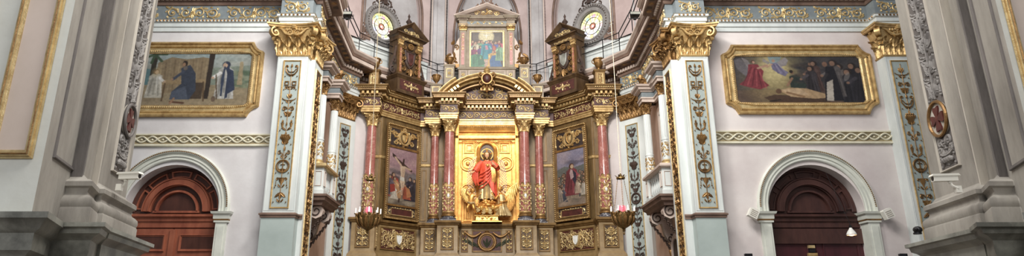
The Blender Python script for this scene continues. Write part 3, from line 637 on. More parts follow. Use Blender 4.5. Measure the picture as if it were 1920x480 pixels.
def fan_door(name, cx, m_main, m_ring, m_leaf, label, yd, dark):
    Zc = zs+.12; root = MB(); R = RI+.05
    root.box(cx-R, cx+R, yd+.1, yd+.2, 0, Zc)
    half = [(cx+R*cos(pi*i/28), Zc+R*1.05*sin(pi*i/28)) for i in range(29)]
    root.prism_xz(half, yd+.1, yd+.2)
    o = struct(name, root, m_main, label)
    def halfring(r, w, h, z0=Zc+.06, y=yd+.1, n=30):
        mb = MB(); mb.fsweep([(cx-r*cos(pi*i/n), z0+r*sin(pi*i/n)) for i in range(n+1)], [(w,0),(w,h*.6),(w*.6,h),(-w*.6,h),(-w,h*.6),(-w,0)], closed=False, y=y); return mb
    part('outer_arch', halfring(1.30,.07,.06), m_main, o)
    mb = halfring(.88,.115,.13); mb.merge(halfring(.80,.02,.16)); mb.merge(halfring(.98,.02,.15))
    part('middle_arch', mb, m_ring, o)
    mb = halfring(.60,.04,.10); mb.prism_xz([(cx-.68,Zc+.02),(cx+.68,Zc+.02),(cx+.68,Zc+.08),(cx-.68,Zc+.08)], yd, yd+.1); part('inner_arch', mb, m_ring, o)
    for k in range(5):
        a0, a1 = pi*(k+.12)/5, pi*(k+.88)/5; mb = MB(); ri, ro = 1.04, 1.2
        pts = [(cx-ro*cos(a0+(a1-a0)*i/6), Zc+.06+ro*sin(a0+(a1-a0)*i/6)) for i in range(7)]+[(cx-ri*cos(a1-(a1-a0)*i/6), Zc+.06+ri*sin(a1-(a1-a0)*i/6)) for i in range(7)]
        mb.fsweep(pts[::-1], [(-.02,0),(-.02,.05),(.02,.05),(.02,0)], y=yd+.1); part('fan_panel', mb, m_ring if not dark else m_main, o)
    tr = MB(); tr.sweep([(cx-R,yd+.1),(cx+R,yd+.1)], [(0,zs-.3),(.06,zs-.28),(.06,zs-.14),(.1,zs-.1),(.1,zs-.02),(.17,zs+.03),(.17,zs+.08),(.05,zs+.12),(0,zs+.12)]); part('transom', tr, m_ring, o)
    if not dark:
        for s in (-1, 1):
            lf = MB(); a, b = (cx-R, cx-.02) if s < 0 else (cx+.02, cx+R); lf.box(a, b, yd+.04, yd+.1, 0, zs-.32)
            d = part('door_leaf', lf, m_leaf, o)
            for zt, zb in ((zs-.5,zs-.95),(zs-1.15,zs-2.1),(zs-2.3,.3)):
                pf = MB(); panel_frame(pf, a+.2, b-.2, zb, zt, .05, .05, yd+.04); part('door_panel', pf, m_ring, d); pq = MB(); pq.box(a+.22, b-.22, yd+.03, yd+.05, zb+.02, zt-.02); part('sunk_field', pq, m_main, d)
            st = MB(); st.box(cx-.08 if s < 0 else cx, cx if s < 0 else cx+.08, yd-.01, yd+.05, 0, zs-.34); part('meeting_stile', st, m_ring, d)
    else:
        for s in (-1, 1):
            lf = MB(); a, b = (cx-R, cx-.02) if s < 0 else (cx+.02, cx+R); lf.box(a, b, yd+.06, yd+.1, 0, zs-.32)
            d = part('door_leaf', lf, m_leaf, o); pf = MB(); panel_frame(pf, a+.2, b-.2, .4, zs-.75, .04, .03, yd+.06); part('door_panel', pf, m_leaf, d)
        hd = MB(); hd.box(cx-R, cx+R, yd-.02, yd+.1, zs-.75, zs-.32); part('header_board', hd, m_main, o)
    return o
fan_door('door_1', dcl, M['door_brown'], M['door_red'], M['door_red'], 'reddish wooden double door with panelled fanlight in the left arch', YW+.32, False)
fan_door('door_2', dcr, M['door_dark'], M['door_dark'], M['door_maroon'], 'dark maroon wooden door with fan shaped panelling in the right arch', YW+.32, True)
# --- gilded guilloche string course
def guilloche(name, x0, x1, z0, z1, label):
    base = MB(); base.sweep([(x0,YW),(x1,YW)], [(0,z0-.09),(.07,z0-.07),(.07,z0-.02),(.03,z0),(.03,z1),(.07,z1+.01),(.07,z1+.05),(0,z1+.07)])
    o = struct(name, base, M['fret_white'], label)
    g = MB(); g.box(x0, x1, YW-.036, YW-.03, z0+.005, z1-.005); part('fret_ground', g, M['fret'], o)
    b = MB(); h = z1-z0; zc = (z0+z1)/2; per = h*1.25; n = int((x1-x0)/per)
    for ph in (0, pi):
        pts = []
        for i in range(n*10+1):
            t = i/10; pts.append((x0+t*per*(x1-x0)/(n*per), YW-.05-.008*cos(2*pi*t+ph), zc+h*.36*sin(pi*t*1.0+ph)))
        b.tube(pts, .026, 5)
    for i in range(n):
        b.ball((x0+(x1-x0)*(i+.5)/n, YW-.045, zc), .03, .02, .03, 5, 2)
    part('interlaced_band', b, M['fret_white'], o)
    gl = MB()
    for zz in (z0+.0, z1-.012): gl.box(x0, x1, YW-.05, YW-.03, zz, zz+.014)
    part('gilt_fillet', gl, M['gold_pale'], o)
guilloche('trim_3', WL0, XL['a']+.02, Z(270,YW), Z(255,YW), 'interlaced band moulding across the left wall')
guilloche('trim_4', XR['b']-.02, X(1690,257,YW), Z(265,YW), Z(249,YW), 'interlaced band moulding across the right wall')
# ================================================================= GREAT PILASTERS
ZB, ZC0, ZC1 = 4.25, Z(105,17.6), 10.05
def pilaster(label, a, b, yf, pu, deep, shade_side, scheme, ZB=ZB, vb=390):
    """front face from a to b at depth yf; pu = (u0,u1) of the blue panel at v=250"""
    xc = (a+b)/2; t = thing('pilaster', label, 'pilaster', (xc, YW, 0)); w = b-a; y = yf-YW
    s = MB(); s.box(-w/2, w/2, y, .0, ZB+.08, ZC0); part('shaft', s, M['white'], t)
    bl = MB(); bl.box(-w/2-.02, w/2+.02, y-.02, 0, 0, ZB); part('pedestal', bl, M['block'], t)
    md = MB(); md.sweep([(-w/2-.02,0),(-w/2-.02,y-.02),(w/2+.02,y-.02),(w/2+.02,0)], [(0,ZB-.06),(.03,ZB-.05),(.03,ZB),(.06,ZB+.02),(.06,ZB+.06),(0,ZB+.09),(-.1,ZB+.09)]); part('band_moulding', md, M['cornice'], t)
    p0, p1 = X(pu[0],250,yf)-xc, X(pu[1],250,yf)-xc; z0, z1 = (Z(390,yf) if vb == 390 else 2.9), Z(114,yf)
    bp = MB(); bp.box(p0, p1, y-.006, y+.01, z0, z1); part('blue_panel', bp, M['blue'], t)
    fr = MB(); panel_frame(fr, p0, p1, z0, z1, .03, .035, y); part('panel_moulding', fr, M['gold'], t)
    orn = candelabra((p0+p1)/2, z0+.15, z1-.1, (p1-p0)/2*.84, scheme, .028); orn.warp(lambda x, yy, z: (x, yy+y-.008, z)); part('gilt_ornament', orn, M['gold_brown'], t)
    # outer margin lines
    ml = MB(); panel_frame(ml, -w/2+.03, w/2-.03, ZB+.15, ZC0-.06, .008, .01, y); part('margin_line', ml, M['white'], t)
    cp = MB(); c = rect_capital(w, 0-y+.0, ZC1-ZC0, .28, 3); cp.merge(c, (0, y, ZC0)); part('capital', cp, M['gold'], t)
    return t
pilaster('tall white pilaster with gilt capital and blue ornament panel, left of the sanctuary', XL['a'], XL['b'], 17.6, (519.6,553), 0, 0, 'LPTSVBDMUF')
pilaster('tall white pilaster with gilt capital and blue ornament panel, right of the sanctuary', XR['a'], XR['b'], 17.6, (1298,1331), 0, 0, 'LPTSVBDMUF')
xfa = X(1676,200,17.6)
pilaster('gilt capital pilaster at the far right, partly hidden by the grey stone pier', xfa, xfa+.95, 17.6, (1695,1729), 0, 0, 'TSLBDVMUSFTS', 2.4, 0)
# reveal pilasters: the set-back corner whose ornamented side turns to the axis
def reveal(label, xr, xin, side):
    """side=+1: looks towards +x (left jamb)"""
    Y0, Y1 = 17.9, 18.75
    t = thing('corner_pilaster', label, 'pilaster', (xr, Y0, 0)); d = Y1-Y0; k = abs(xin-xr)
    lo, hi = (-k, 0) if side > 0 else (0, k)
    s = MB(); s.box(lo, hi, 0, d+.1, 0, ZC0); part('shaft', s, M['white'], t)
    r = atan2(side, 0)      # local x runs along the jamb
    def turn(mb): 
        o = MB()
        if side > 0: o.merge(mb, (0, d/2, 0), pi/2)
        else: o.merge(mb, (0, d/2, 0), -pi/2)
        return o
    g = MB(); g.box(-d*.33, d*.33, -.008, .01, 1, ZC0-.25); part('side_panel', turn(g), M['cornice_dk'], t)
    f = MB(); panel_frame(f, -d*.33, d*.33, 1, ZC0-.25, .03, .035, 0); part('panel_moulding', turn(f), M['gold_pale'], t)
    o = candelabra(0, 1.1, ZC0-.4, d*.31, 'TSBDVUSDMTSBDLVUSDTSBD', .045); part('gilt_ornament', turn(o), M['gold_brown'], t)
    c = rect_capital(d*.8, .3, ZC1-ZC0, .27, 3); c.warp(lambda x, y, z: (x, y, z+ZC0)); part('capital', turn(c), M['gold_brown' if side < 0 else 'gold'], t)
    m = MB(); m.sweep([(lo-.0,0),(hi,0)] , [(0,ZB-.06),(.03,ZB-.05),(.03,ZB),(.05,ZB+.02),(.05,ZB+.06),(0,ZB+.09)]); part('band_moulding', m, M['cornice'], t)
reveal('white corner pilaster with gilded side strip beside the left tribune', XL['r'], XL['b']-.02, 1)
reveal('white corner pilaster with gilded side strip beside the right tribune', XR['r'], XR['a']+.02, -1)
# ================================================================= MAIN ENTABLATURE (one order running round the church)
def mir(pts, f): return [f(p) for p in pts][::-1]
eL = [(WL0,YW-.04),(XL['a']-.04,YW-.04),(XL['a']-.04,17.56),(XL['b']+.04,17.56),(XL['b']+.04,17.86),(XL['r']+.05,17.86),(-5.30,18.95),(-5.66,19.0),(-5.80,23.3),(-5.22,24.25),(-5.55,24.75),(-2.62,27.55),(-1.9,27.95)]
eR = [(1.9,27.95),(2.66,27.55),(5.75,24.75),(5.46,24.25),(6.1,23.3),(5.96,19.0),(5.68,18.95),(XR['r']-.05,17.86),(XR['a']-.04,17.86),(XR['a']-.04,17.56),(XR['b']+.04,17.56),(XR['b']+.04,YW-.04),(xfa-.04,YW-.04),(xfa-.04,17.56),(WR1,17.56)]
E = eL+eR
za = ZC1-.005
arc = MB(); arc.sweep(E, [(-.3,za),(0,za),(0,za+.14),(.03,za+.15),(.03,za+.27),(.08,za+.30),(.08,za+.36),(.11,za+.38),(-.3,za+.38)])
tr = struct('trim_5', arc, M['white'], 'white architrave running above the gilded capitals')
bd = MB()
for i in range(len(E)-1):
    a, b = E[i], E[i+1]; l = sqrt((b[0]-a[0])**2+(b[1]-a[1])**2); r = atan2(b[1]-a[1], b[0]-a[0]); t = MB(); k = int(l/.11)
    for j in range(k): t.ball((l*(j+.5)/k, -.085, za+.33), .04, .03, .03, 5, 2)
    bd.merge(t, (a[0],a[1],0), r)
part('leaf_row', bd, M['gold_brown'], tr)
zf = za+.38
fz = MB(); fz.sweep(E, [(-.3,zf),(0,zf),(0,zf+.5),(-.3,zf+.5)])
f = struct('trim_6', fz, M['frieze'], 'blue grey frieze with gilt scrollwork')
orn = MB()
for i in range(len(E)-1):
    a, b = E[i], E[i+1]; l = sqrt((b[0]-a[0])**2+(b[1]-a[1])**2)
    if l < .5: continue
    r = atan2(b[1]-a[1], b[0]-a[0]); n = max(1, round(l/1.9)); 
    for j in range(n):
        s0, s1 = l*j/n+.12, l*(j+1)/n-.12
        orn.merge(rinceau(s0, s1, zf+.04, zf+.46, None, .026, leaves=5), (a[0],a[1],0), r)
part('gilt_scrollwork', orn, M['gold_pale'], f)
zk = zf+.5
ck = MB(); ck.sweep(E, [(-.3,zk),(.03,zk),(.06,zk+.05),(.06,zk+.10),(.10,zk+.12),(.10,zk+.26),(.14,zk+.30),(.44,zk+.33),(.46,zk+.36),(.46,zk+.52),(.50,zk+.54),(.50,zk+.60),(.58,zk+.72),(.60,zk+.74),(.60,zk+.80),(-.3,zk+.84)])
c = struct('trim_7', ck, M['cornice'], 'deep brownish cornice projecting round the sanctuary')
dd = MB(); dentils(dd, E, zk+.13, zk+.25, .10, .14, .075, .07); part('dentils', dd, M['cornice_lt'], c)
dd = MB(); dentils(dd, E, zk+.31, zk+.42, .14, .42, .16, .26); part('modillions', dd, M['cornice_dk'], c)
fa = MB(); fa.sweep(E, [(.455,zk+.355),(.478,zk+.365),(.478,zk+.51),(.455,zk+.525)]); fa.sweep(E, [(.495,zk+.605),(.59,zk+.715),(.612,zk+.735),(.612,zk+.80),(.595,zk+.81)]); part('pale_fascia', fa, M['cornice_lt'], c)
rr = MB()
for i in range(len(E)-1):
    a, b = E[i], E[i+1]; l = sqrt((b[0]-a[0])**2+(b[1]-a[1])**2)
    if l < .5: continue
    r = atan2(b[1]-a[1], b[0]-a[0]); t = MB(); k = int(l/.42)
    for j in range(k):
        x = l*(j+1)/(k+1) if k > 1 else l/2
        t.ball((l*j/k, -.29, zk+.325), .09, .12, .03, 7, 2)
        for q in (-1, 1): t.ball((l*j/k+q*.08, -.29, zk+.33), .035, .08, .03, 5, 2)
    rr.merge(t, (a[0],a[1],0), r)
part('soffit_rosettes', rr, M['gold_brown'], c)
ZK = zk+.84
# parapet set back above the cornice of the apse
PL_ = [(-6.3,19.0),(-6.35,24.05),(-2.62,27.75),(-1.9,28.1),(1.9,28.1),(2.66,27.75),(6.5,24.05),(6.6,19.0)]
pp = MB(); pp.sweep(PL_, [(-.3,ZK-.3),(.16,ZK-.3),(.16,ZK+.2),(.1,ZK+.24),(.06,ZK+.3),(.06,12.55),(.1,12.58),(.1,12.66),(.16,12.70),(.18,12.78),(.18,12.86),(.0,12.9),(-.3,12.9)])
struct('trim_8', pp, M['white'], 'white moulded parapet band above the apse cornice')
# side walls of the sanctuary
def sidewall(name, pts, mat, label, z1=16.5):
    mb = MB(); mb.prism_xy(pts, 0, z1); return struct(name, mb, mat, label)
sidewall('wall_sanctuary_left', [(XL['r']-.35,18.5),(-5.98,19.0),(-5.98,23.6),(-6.3,24.1),(-7,24.1),(-7,18.5)], M['plaster_pink'], 'pink plaster side wall behind the left tribune', ZK)
sidewall('wall_sanctuary_right', [(XR['r']+.35,18.5),(7.2,18.5),(7.2,24.1),(6.5,24.1),(6.25,23.6),(6.25,19.0)], M['plaster_pink'], 'pink plaster side wall behind the right tribune', ZK)
lw = MB(); lw.prism_xy([(-7.0,18.6),(-6.32,18.6),(-6.36,24.1),(-7,24.1)], ZK-.05, 17.8); struct('wall_clerestory_left', lw, M['plaster_apse'], 'upper wall above the left sanctuary cornice')
lw = MB(); lw.prism_xy([(7.2,18.6),(6.62,18.6),(6.52,24.1),(7.2,24.1)], ZK-.05, 17.8); struct('wall_clerestory_right', lw, M['plaster_apse'], 'upper wall above the right sanctuary cornice')
# ================================================================= APSE: three bays with lunettes, piers between
def bay(name, A, B, zw0, ztop, label, ar=None, thick=.35, hole=None):
    """recessed lunette wall plus a front skin with pointed-round arch opening"""
    l = sqrt((B[0]-A[0])**2+(B[1]-A[1])**2); r = atan2(B[1]-A[1], B[0]-A[0])
    w = MB(); 
    if hole:
        hx, hz, hr = hole; n = 32
        c = [(hx+hr*cos(2*pi*i/n), hz+hr*sin(2*pi*i/n)) for i in range(n)]
        o = []
        for i in range(n):
            a = 2*pi*i/n; dx, dz = cos(a), sin(a)
            kx = ((l+.3-hx)/dx if dx > 1e-6 else ((-.3-hx)/dx if dx < -1e-6 else 1e9)); kz = ((ztop-hz)/dz if dz > 1e-6 else ((0-hz)/dz if dz < -1e-6 else 1e9)); k = min(kx, kz); o.append((hx+dx*k, hz+dz*k))
        w.grid([[(x,.0,z) for x,z in o],[(x,0,z) for x,z in c],[(x,.4,z) for x,z in c]], True)
        w.grid([[(x,0,z) for x,z in o],[(x,.4,z) for x,z in o]], True)
        for cx_, cz_ in ((-.3,0),(l+.3,0),(l+.3,ztop),(-.3,ztop)):
            pass
        # fill the four corners of the rectangle
        for (cx_, cz_) in ((-.3,0),(l+.3,0),(l+.3,ztop),(-.3,ztop)):
            best = sorted(range(n), key=lambda i: (o[i][0]-cx_)**2+(o[i][1]-cz_)**2)
            q = []
            for i in range(n):
                p0, p1 = o[i], o[(i+1)%n]
                if abs(p0[0]-p1[0]) > 1e-6 and abs(p0[1]-p1[1]) > 1e-6:
                    if abs((p0[0] if abs(p0[0]-cx_) < 1e-6 else p1[0])-cx_) < 1e-6 and abs((p0[1] if abs(p0[1]-cz_) < 1e-6 else p1[1])-cz_) < 1e-6:
                        q = [p0, p1]
            if q: w.add([(q[0][0],0,q[0][1]),(q[1][0],0,q[1][1]),(cx_,0,cz_)], [(0,1,2)])
    else: w.box(-.3, l+.3, 0, .3, 0, ztop)
    m = MB(); m.merge(w, (A[0],A[1],0), r)
    o = struct(name, m, M['plaster_apse'], label, ang=20)
    return A, r, l, o
ZT = 18.2
bL = bay('wall_apse_left', (-6.3,24.15), (-2.62,27.95), 12, ZT, 'grey plaster lunette wall of the left apse bay', hole=(2.36,14.02,.66))
bR = bay('wall_apse_right', (2.66,27.95), (6.5,24.15), 12, ZT, 'grey plaster lunette wall of the right apse bay', hole=(2.86,14.1,.68))
bC = bay('wall_apse_centre', (-2.62,28.45), (2.66,28.45), 12, ZT, 'grey plaster wall of the middle apse bay')
def webbing(name, A, r, l, x0, x1, zsp, zap, label, front=.45):
    """vault web in front of a bay: skin with an arched opening, archivolt bead"""
    n = 26; A0 = [(x0+(x1-x0)*(1-cos(pi*i/n))/2, zsp+(zap-zsp)*max(0,sin(pi*i/n))**.85) for i in range(n+1)]
    mb = MB()
    op = [(x0, 12.85)]+A0+[(x1, 12.85)]
    top = [(-.4,12.85),(-.4,zsp)]+[(-.4+(l+.8)*i/n, ZT+.4) for i in range(1,n)]+[(l+.4,zsp),(l+.4,12.85)]
    top = [(-.4,12.85)]+[(-.4, zsp+(ZT-zsp)*min(1,i/6)) if i <= 6 else ((l+.4, zsp+(ZT-zsp)*min(1,(n-i)/6)) if i >= n-6 else (-.4+(l+.8)*(i-6)/(n-12), ZT)) for i in range(n+1)]+[(l+.4,12.85)]
    mb.grid([[(a,0,b) for a,b in op],[(a,-front*.7,b) for a,b in op],[(a,-front,b) for a,b in top],[(a,-.02,b) for a,b in top]])
    m = MB(); m.merge(mb, (A[0],A[1],0), r); o = struct(name, m, M['web'], label, ang=25)
    e = MB(); e.fsweep(op, [(.05,0),(.05,.05),(0,.07),(-.05,.05),(-.05,0)], closed=False, y=-front*.7); e.fsweep([(a,b) for a,b in op], [(.16,0),(.16,.02),(.14,.03),(.12,0)], closed=False, y=-front*.7)
    m = MB(); m.merge(e, (A[0],A[1],0), r); part('arch_moulding', m, M['cornice'], o)
    return o
webbing('ceiling_web_left', bL[0], bL[1], bL[2], 1.0, 4.35, 14.6, 17.4, 'pinkish vault web over the left apse bay')
webbing('ceiling_web_right', bR[0], bR[1], bR[2], .95, 4.3, 14.6, 17.4, 'pinkish vault web over the right apse bay')
webbing('ceiling_web_middle', bC[0], bC[1], bC[2], 1.0, 4.28, 14.2, 17.6, 'pinkish vault web over the middle apse bay')
# pier shafts between bays with beaded mouldings, carried up as ribs
def rib(x, y, rot, w, label):
    t = thing('vault_rib', label, 'vault rib', (x, y, ZK), rot)
    H = ZT-ZK
    def prof(x0, x1, d):
        s = MB(); n = 10
        rows = [[(x0,.5,H*i/n),(x0,-d-.05*(i/n)**3,H*i/n),(x1,-d-.05*(i/n)**3,H*i/n),(x1,.5,H*i/n)] for i in range(n+1)]
        s.grid(rows); return s
    s = prof(-w/2, w/2, .0); s.merge(prof(-w*.28, w*.28, .08)); s.merge(prof(-w*.1, w*.1, .13)); part('shaft', s, M['plaster_apse'], t)
    for sg in (-1, 1):
        b = MB(); n = 70
        for i in range(n): b.ball((sg*w*.42, -.02, 1.0+(H-1)*i/n), .05, .05, .035, 5, 2)
        part('leaf_moulding', b, M['cornice_dk'], t)
        b = MB()
        b.merge(prof(sg*w*.34-.02, sg*w*.34+.02, .05)); part('fillet', b, M['cornice_lt'], t)
rib(X(822,60,27.6), 27.5, radians(20), .95, 'grey moulded vault rib between the left and middle apse bays')
rib(X(1008,60,27.6), 27.5, radians(-20), .95, 'grey moulded vault rib between the middle and right apse bays')
rib(-6.05, 24.0, radians(62), .7, 'slender vault rib left of the left rose window')
rib(6.25, 24.0, radians(-62), .7, 'slender vault rib right of the right rose window')
# rose windows
rose = pic_rose()
def rose_window(name, b, hx, hz, R, label, surround_label):
    A, r, l, _ = b; loc = (A[0]+cos(r)*hx, A[1]+sin(r)*hx, hz)
    keep = lambda x, z: x*x+z*z < (R*1.02)**2
    o = canvas(name, rose, -R, R, -R, R, .12, None, M['glass'], keep, dim=1); o.location = loc; o.rotation_euler = (0,0,r); o['kind'] = 'structure'; o['label'] = label; o['category'] = 'window'
    tr = MB(); 
    for k in range(8): a = 2*pi*k/8+.2; tr.tube([(R*.2*cos(a),.09,R*.2*sin(a)),(R*cos(a),.09,R*sin(a))], .007, 5)
    for q in (.2,.6,1.0): tr.fsweep([(R*q*cos(2*pi*i/24), R*q*sin(2*pi*i/24)) for i in range(24)], [(.006,-.12),(.006,-.08),(-.006,-.08),(-.006,-.12)])
    part('tracery', tr, M['iron'], o)
    t = thing('window_surround', surround_label, 'carved surround', loc, r)
    s = MB(); path = [((R+.11)*cos(2*pi*i/36), (R+.12)*sin(2*pi*i/36)) for i in range(36)]
    s.fsweep(path, [(-.15,0),(-.12,.08),(-.05,.09),(-.02,.05),(.04,.06),(.08,.14),(.14,.15),(.18,.09),(.21,.10),(.24,.0)]); part('round_moulding', s, M['carve'], t)
    e = MB()
    for i in range(44):
        a = 2*pi*i/44; e.ball(((R+.22)*cos(a), -.15, (R+.23)*sin(a)), .035, .03, .035, 5, 2)
    part('egg_moulding', e, M['cornice_dk'], t)
    c = MB(); zt = R+.42
    for sg in (-1, 1):
        spiral(c, sg*.22, zt+.06, .2, pi/2, -sg, 1.2, .045, leaves=2); leaf(c, 0, zt+.1, pi/2+sg*.6, .45, .12, .08, -sg*.8)
        spiral(c, sg*.5, zt-.22, .14, pi/2, -sg, 1.2, .035)
    leaf(c, 0, zt+.1, pi/2, .6, .14, .1); c.ball((0,-.1,zt+.05), .12, .1, .14); part('crest', c, M['cornice_dk'], t)
    for sg in (-1, 1):
        sh = MB(); cx, cz = sg*1.12, -R*.95
        for k in range(9):
            a = pi*(k+.5)/9; leaf(sh, cx, cz, a, .36, .055, .05, 0, 5, 1)
        spiral(sh, cx-sg*.32, cz-.04, .13, 0, sg, 1.2, .035); spiral(sh, cx+sg*.3, cz-.05, .1, pi, -sg, 1.2, .03); ring(sh, cx, cz+.02, .4, .03)
        sh.box(cx-.45, cx+.45, -.05, .02, cz-.3, cz-.1)
        part('shell', sh, M['cornice'], t)
rose_window('window_1', bL, 2.36, 14.02, .66, 'round stained glass window lit from outside in the left apse bay', 'carved stone surround with shells around the left round window')
rose_window('window_2', bR, 2.86, 14.1, .68, 'round stained glass window lit from outside in the right apse bay', 'carved stone surround with shells around the right round window')
# ================================================================= CANTED END PILASTERS OF THE SANCTUARY
def canted(label, A, B, gm):
    l = sqrt((B[0]-A[0])**2+(B[1]-A[1])**2); r = atan2(B[1]-A[1], B[0]-A[0])
    t = thing('canted_pilaster', label, 'pilaster', ((A[0]+B[0])/2, (A[1]+B[1])/2, 0), r)
    s = MB(); s.box(-l/2, l/2, 0, .5, 0, ZC0-.0); part('shaft', s, M['white'], t)
    z0, z1 = 1.5, ZC0-.25; w = l*.24
    g = MB(); g.box(-w, w, -.008, .01, z0, z1); part('blue_panel', g, M['blue'], t)
    f = MB(); panel_frame(f, -w, w, z0, z1, .03, .035); part('panel_moulding', f, M['gold_pale'], t)
    o = candelabra(0, z0+.2, z1-.1, w*.95, 'SDTBVSMUSDTSBDSV', .036); o.warp(lambda x,y,z: (x,y-.008,z)); part('ornament', o, M[gm], t)
    c = rect_capital(l*.82, .45, ZC1-ZC0, .27, 4); c.warp(lambda x,y,z: (x,y,z+ZC0)); part('capital', c, M['gold_brown'], t)
canted('angled pilaster with dark scroll panel left of the altarpiece', (X(630,240,23.7),23.45), (X(667,240,24.4),24.35), 'cornice_dk')
canted('angled pilaster with dark scroll panel right of the altarpiece', (X(1161,240,24.4),24.35), (X(1206,240,23.6),23.45), 'cornice_dk')
# pale return walls between the angled pilasters and the altarpiece
w = MB(); w.prism_xy([(-5.5,24.45),(-4.2,25.6),(-4.4,26.0),(-6.2,24.8)], 0, ZC1-.02); struct('wall_return_left', w, M['plaster'], 'pale wall strip between left angled pilaster and altarpiece')
w = MB(); w.prism_xy([(5.65,24.45),(6.3,24.8),(4.5,26.0),(4.3,25.6)], 0, ZC1-.02); struct('wall_return_right', w, M['plaster'], 'pale wall strip between right angled pilaster and altarpiece')
# ================================================================= PAINTINGS ON THE TRANSEPT WALLS
def notched(x0, x1, z0, z1, nx, nz, o=0):
    """outline with concave notched corners, counter clockwise"""
    pts = []
    def corner(cx, cz, sx, sz, order):
        q = [(cx+sx*nx*(1), cz+sz*0), (cx+sx*nx*.92, cz+sz*nz*.2), (cx+sx*nx*.72, cz+sz*nz*.52), (cx+sx*nx*.42, cz+sz*nz*.78), (cx+sx*nx*.1, cz+sz*nz*.9), (cx, cz+sz*nz)]
        return q if order else q[::-1]
    pts += corner(x0, z0, 1, 1, False); pts += corner(x1, z0, -1, 1, True); pts += corner(x1, z1, -1, -1, False); pts += corner(x0, z1, 1, -1, True)
    return pts
def wall_painting(label, x0, x1, z0, z1, arr, fw, clabel):
    cx, cz = (x0+x1)/2, (z0+z1)/2; t = thing('framed_painting', label, 'painting', (cx, YW, z0)); w, h = x1-x0, z1-z0
    nx, nz = .34, .34
    path = notched(-w/2, w/2, 0, h, nx, nz)
    # straight-run inner shape: chamfered rectangle
    ci = fw*1.0; inner = [(-w/2+nx+.12,ci),(w/2-nx-.12,ci),(w/2-ci,nz+.12),(w/2-ci,h-nz-.12),(w/2-nx-.12,h-ci),(-w/2+nx+.12,h-ci),(-w/2+ci,h-nz-.12),(-w/2+ci,nz+.12)]
    def dens(poly, n):
        L = [sqrt((poly[(i+1)%len(poly)][0]-a[0])**2+(poly[(i+1)%len(poly)][1]-a[1])**2) for i, a in enumerate(poly)]; T = sum(L); out = []
        for k in range(n):
            d = T*k/n
            for i, l in enumerate(L):
                if d <= l+1e-9: a, b = poly[i], poly[(i+1)%len(poly)]; out.append((a[0]+(b[0]-a[0])*d/l, a[1]+(b[1]-a[1])*d/l)); break
                d -= l
        return out
    # outer frame moulding along the notched outline
    f = MB(); f.fsweep(path, [(0,0),(0,.07),(-.03,.11),(-.07,.11),(-.09,.07),(-.12,.06),(-.14,.08),(-.165,.08),(-.18,.05),(-.20,.03),(-.20,0)]); part('outer_moulding', f, M['gold'], t)
    # cove between outline and canvas: loft by angle
    import bisect
    n = 120
    def ray(poly, a):
        best = None
        for i in range(len(poly)):
            (xa,za_),(xb,zb) = poly[i], poly[(i+1)%len(poly)]; dx, dz = cos(a), sin(a); ex, ez = xb-xa, zb-za_; oz = za_-h/2; D = dx*ez-dz*ex
            if abs(D) < 1e-9: continue
            s_ = (xa*ez-oz*ex)/D; u_ = (xa*dz-oz*dx)/D
            if s_ > 0 and -1e-6 <= u_ <= 1+1e-6: best = s_ if best is None else max(best, s_)
        return (best*cos(a), h/2+best*sin(a))
    angs = sorted([2*pi*i/n for i in range(n)]+[atan2(p[1]-h/2, p[0]) % (2*pi) for p in inner])
    ro = [ray(path, a) for a in angs]; ri = [ray(inner, a) for a in angs]
    def mixr(k): return [(o[0]+(i_[0]-o[0])*k, o[1]+(i_[1]-o[1])*k) for o, i_ in zip(ro, ri)]
    c = MB(); c.grid([[(x,-d,z) for x, z in mixr(k)] for k, d in ((.25,.035),(.55,.03),(.68,.03),(.72,.05),(.8,.055),(.88,.05),(.93,.03),(1.0,.02))], True); part('inner_slope', c, M['gold_pale'], t)
    for nm, poly, st, rr, y, m in (('bead_row', [(q[0],q[1]) for q in mixr(.8)], .075, .022, -.055, 'gold'), ('dark_bead_row', [(q[0],q[1]) for q in mixr(.97)], .06, .014, -.03, 'gold_brown')):
        b = MB()
        for x, z in dens(poly, int((2*w+2*h)/st)): b.ball((x, y, z), rr, rr, rr, 5, 2)
        part(nm, b, M[m], t)
    cv = canvas('canvas', arr, -w/2+fw*.8, w/2-fw*.8, fw*.8, h-fw*.8, -.012, t, keep=lambda x, z: abs(x)/(w/2-.1)+abs(z-h/2)/(h/2-.1) < 1.62, label=clabel)
    return t
xr0, xr1 = X(1357,150,17.95), X(1641,150,17.95)
zr0, zr1 = Z(214,17.95), Z(84,17.95)
wall_painting('gilt framed dark painting of a body among monks, on the right wall', xr0, xr1, zr0, zr1, pic_deathbed(), .38, 'dark painting with a body lying among monks')
zl0, zl1 = Z(219,17.95), Z(79,17.95); xl1 = X(490,150,17.95)
wall_painting('gilt framed painting of a carpenter at his bench, on the left wall', xl1-(xr1-xr0)*1.03, xl1, zl0, zl1, pic_workshop(), .38, 'painting of a carpenter, a child and a woman')
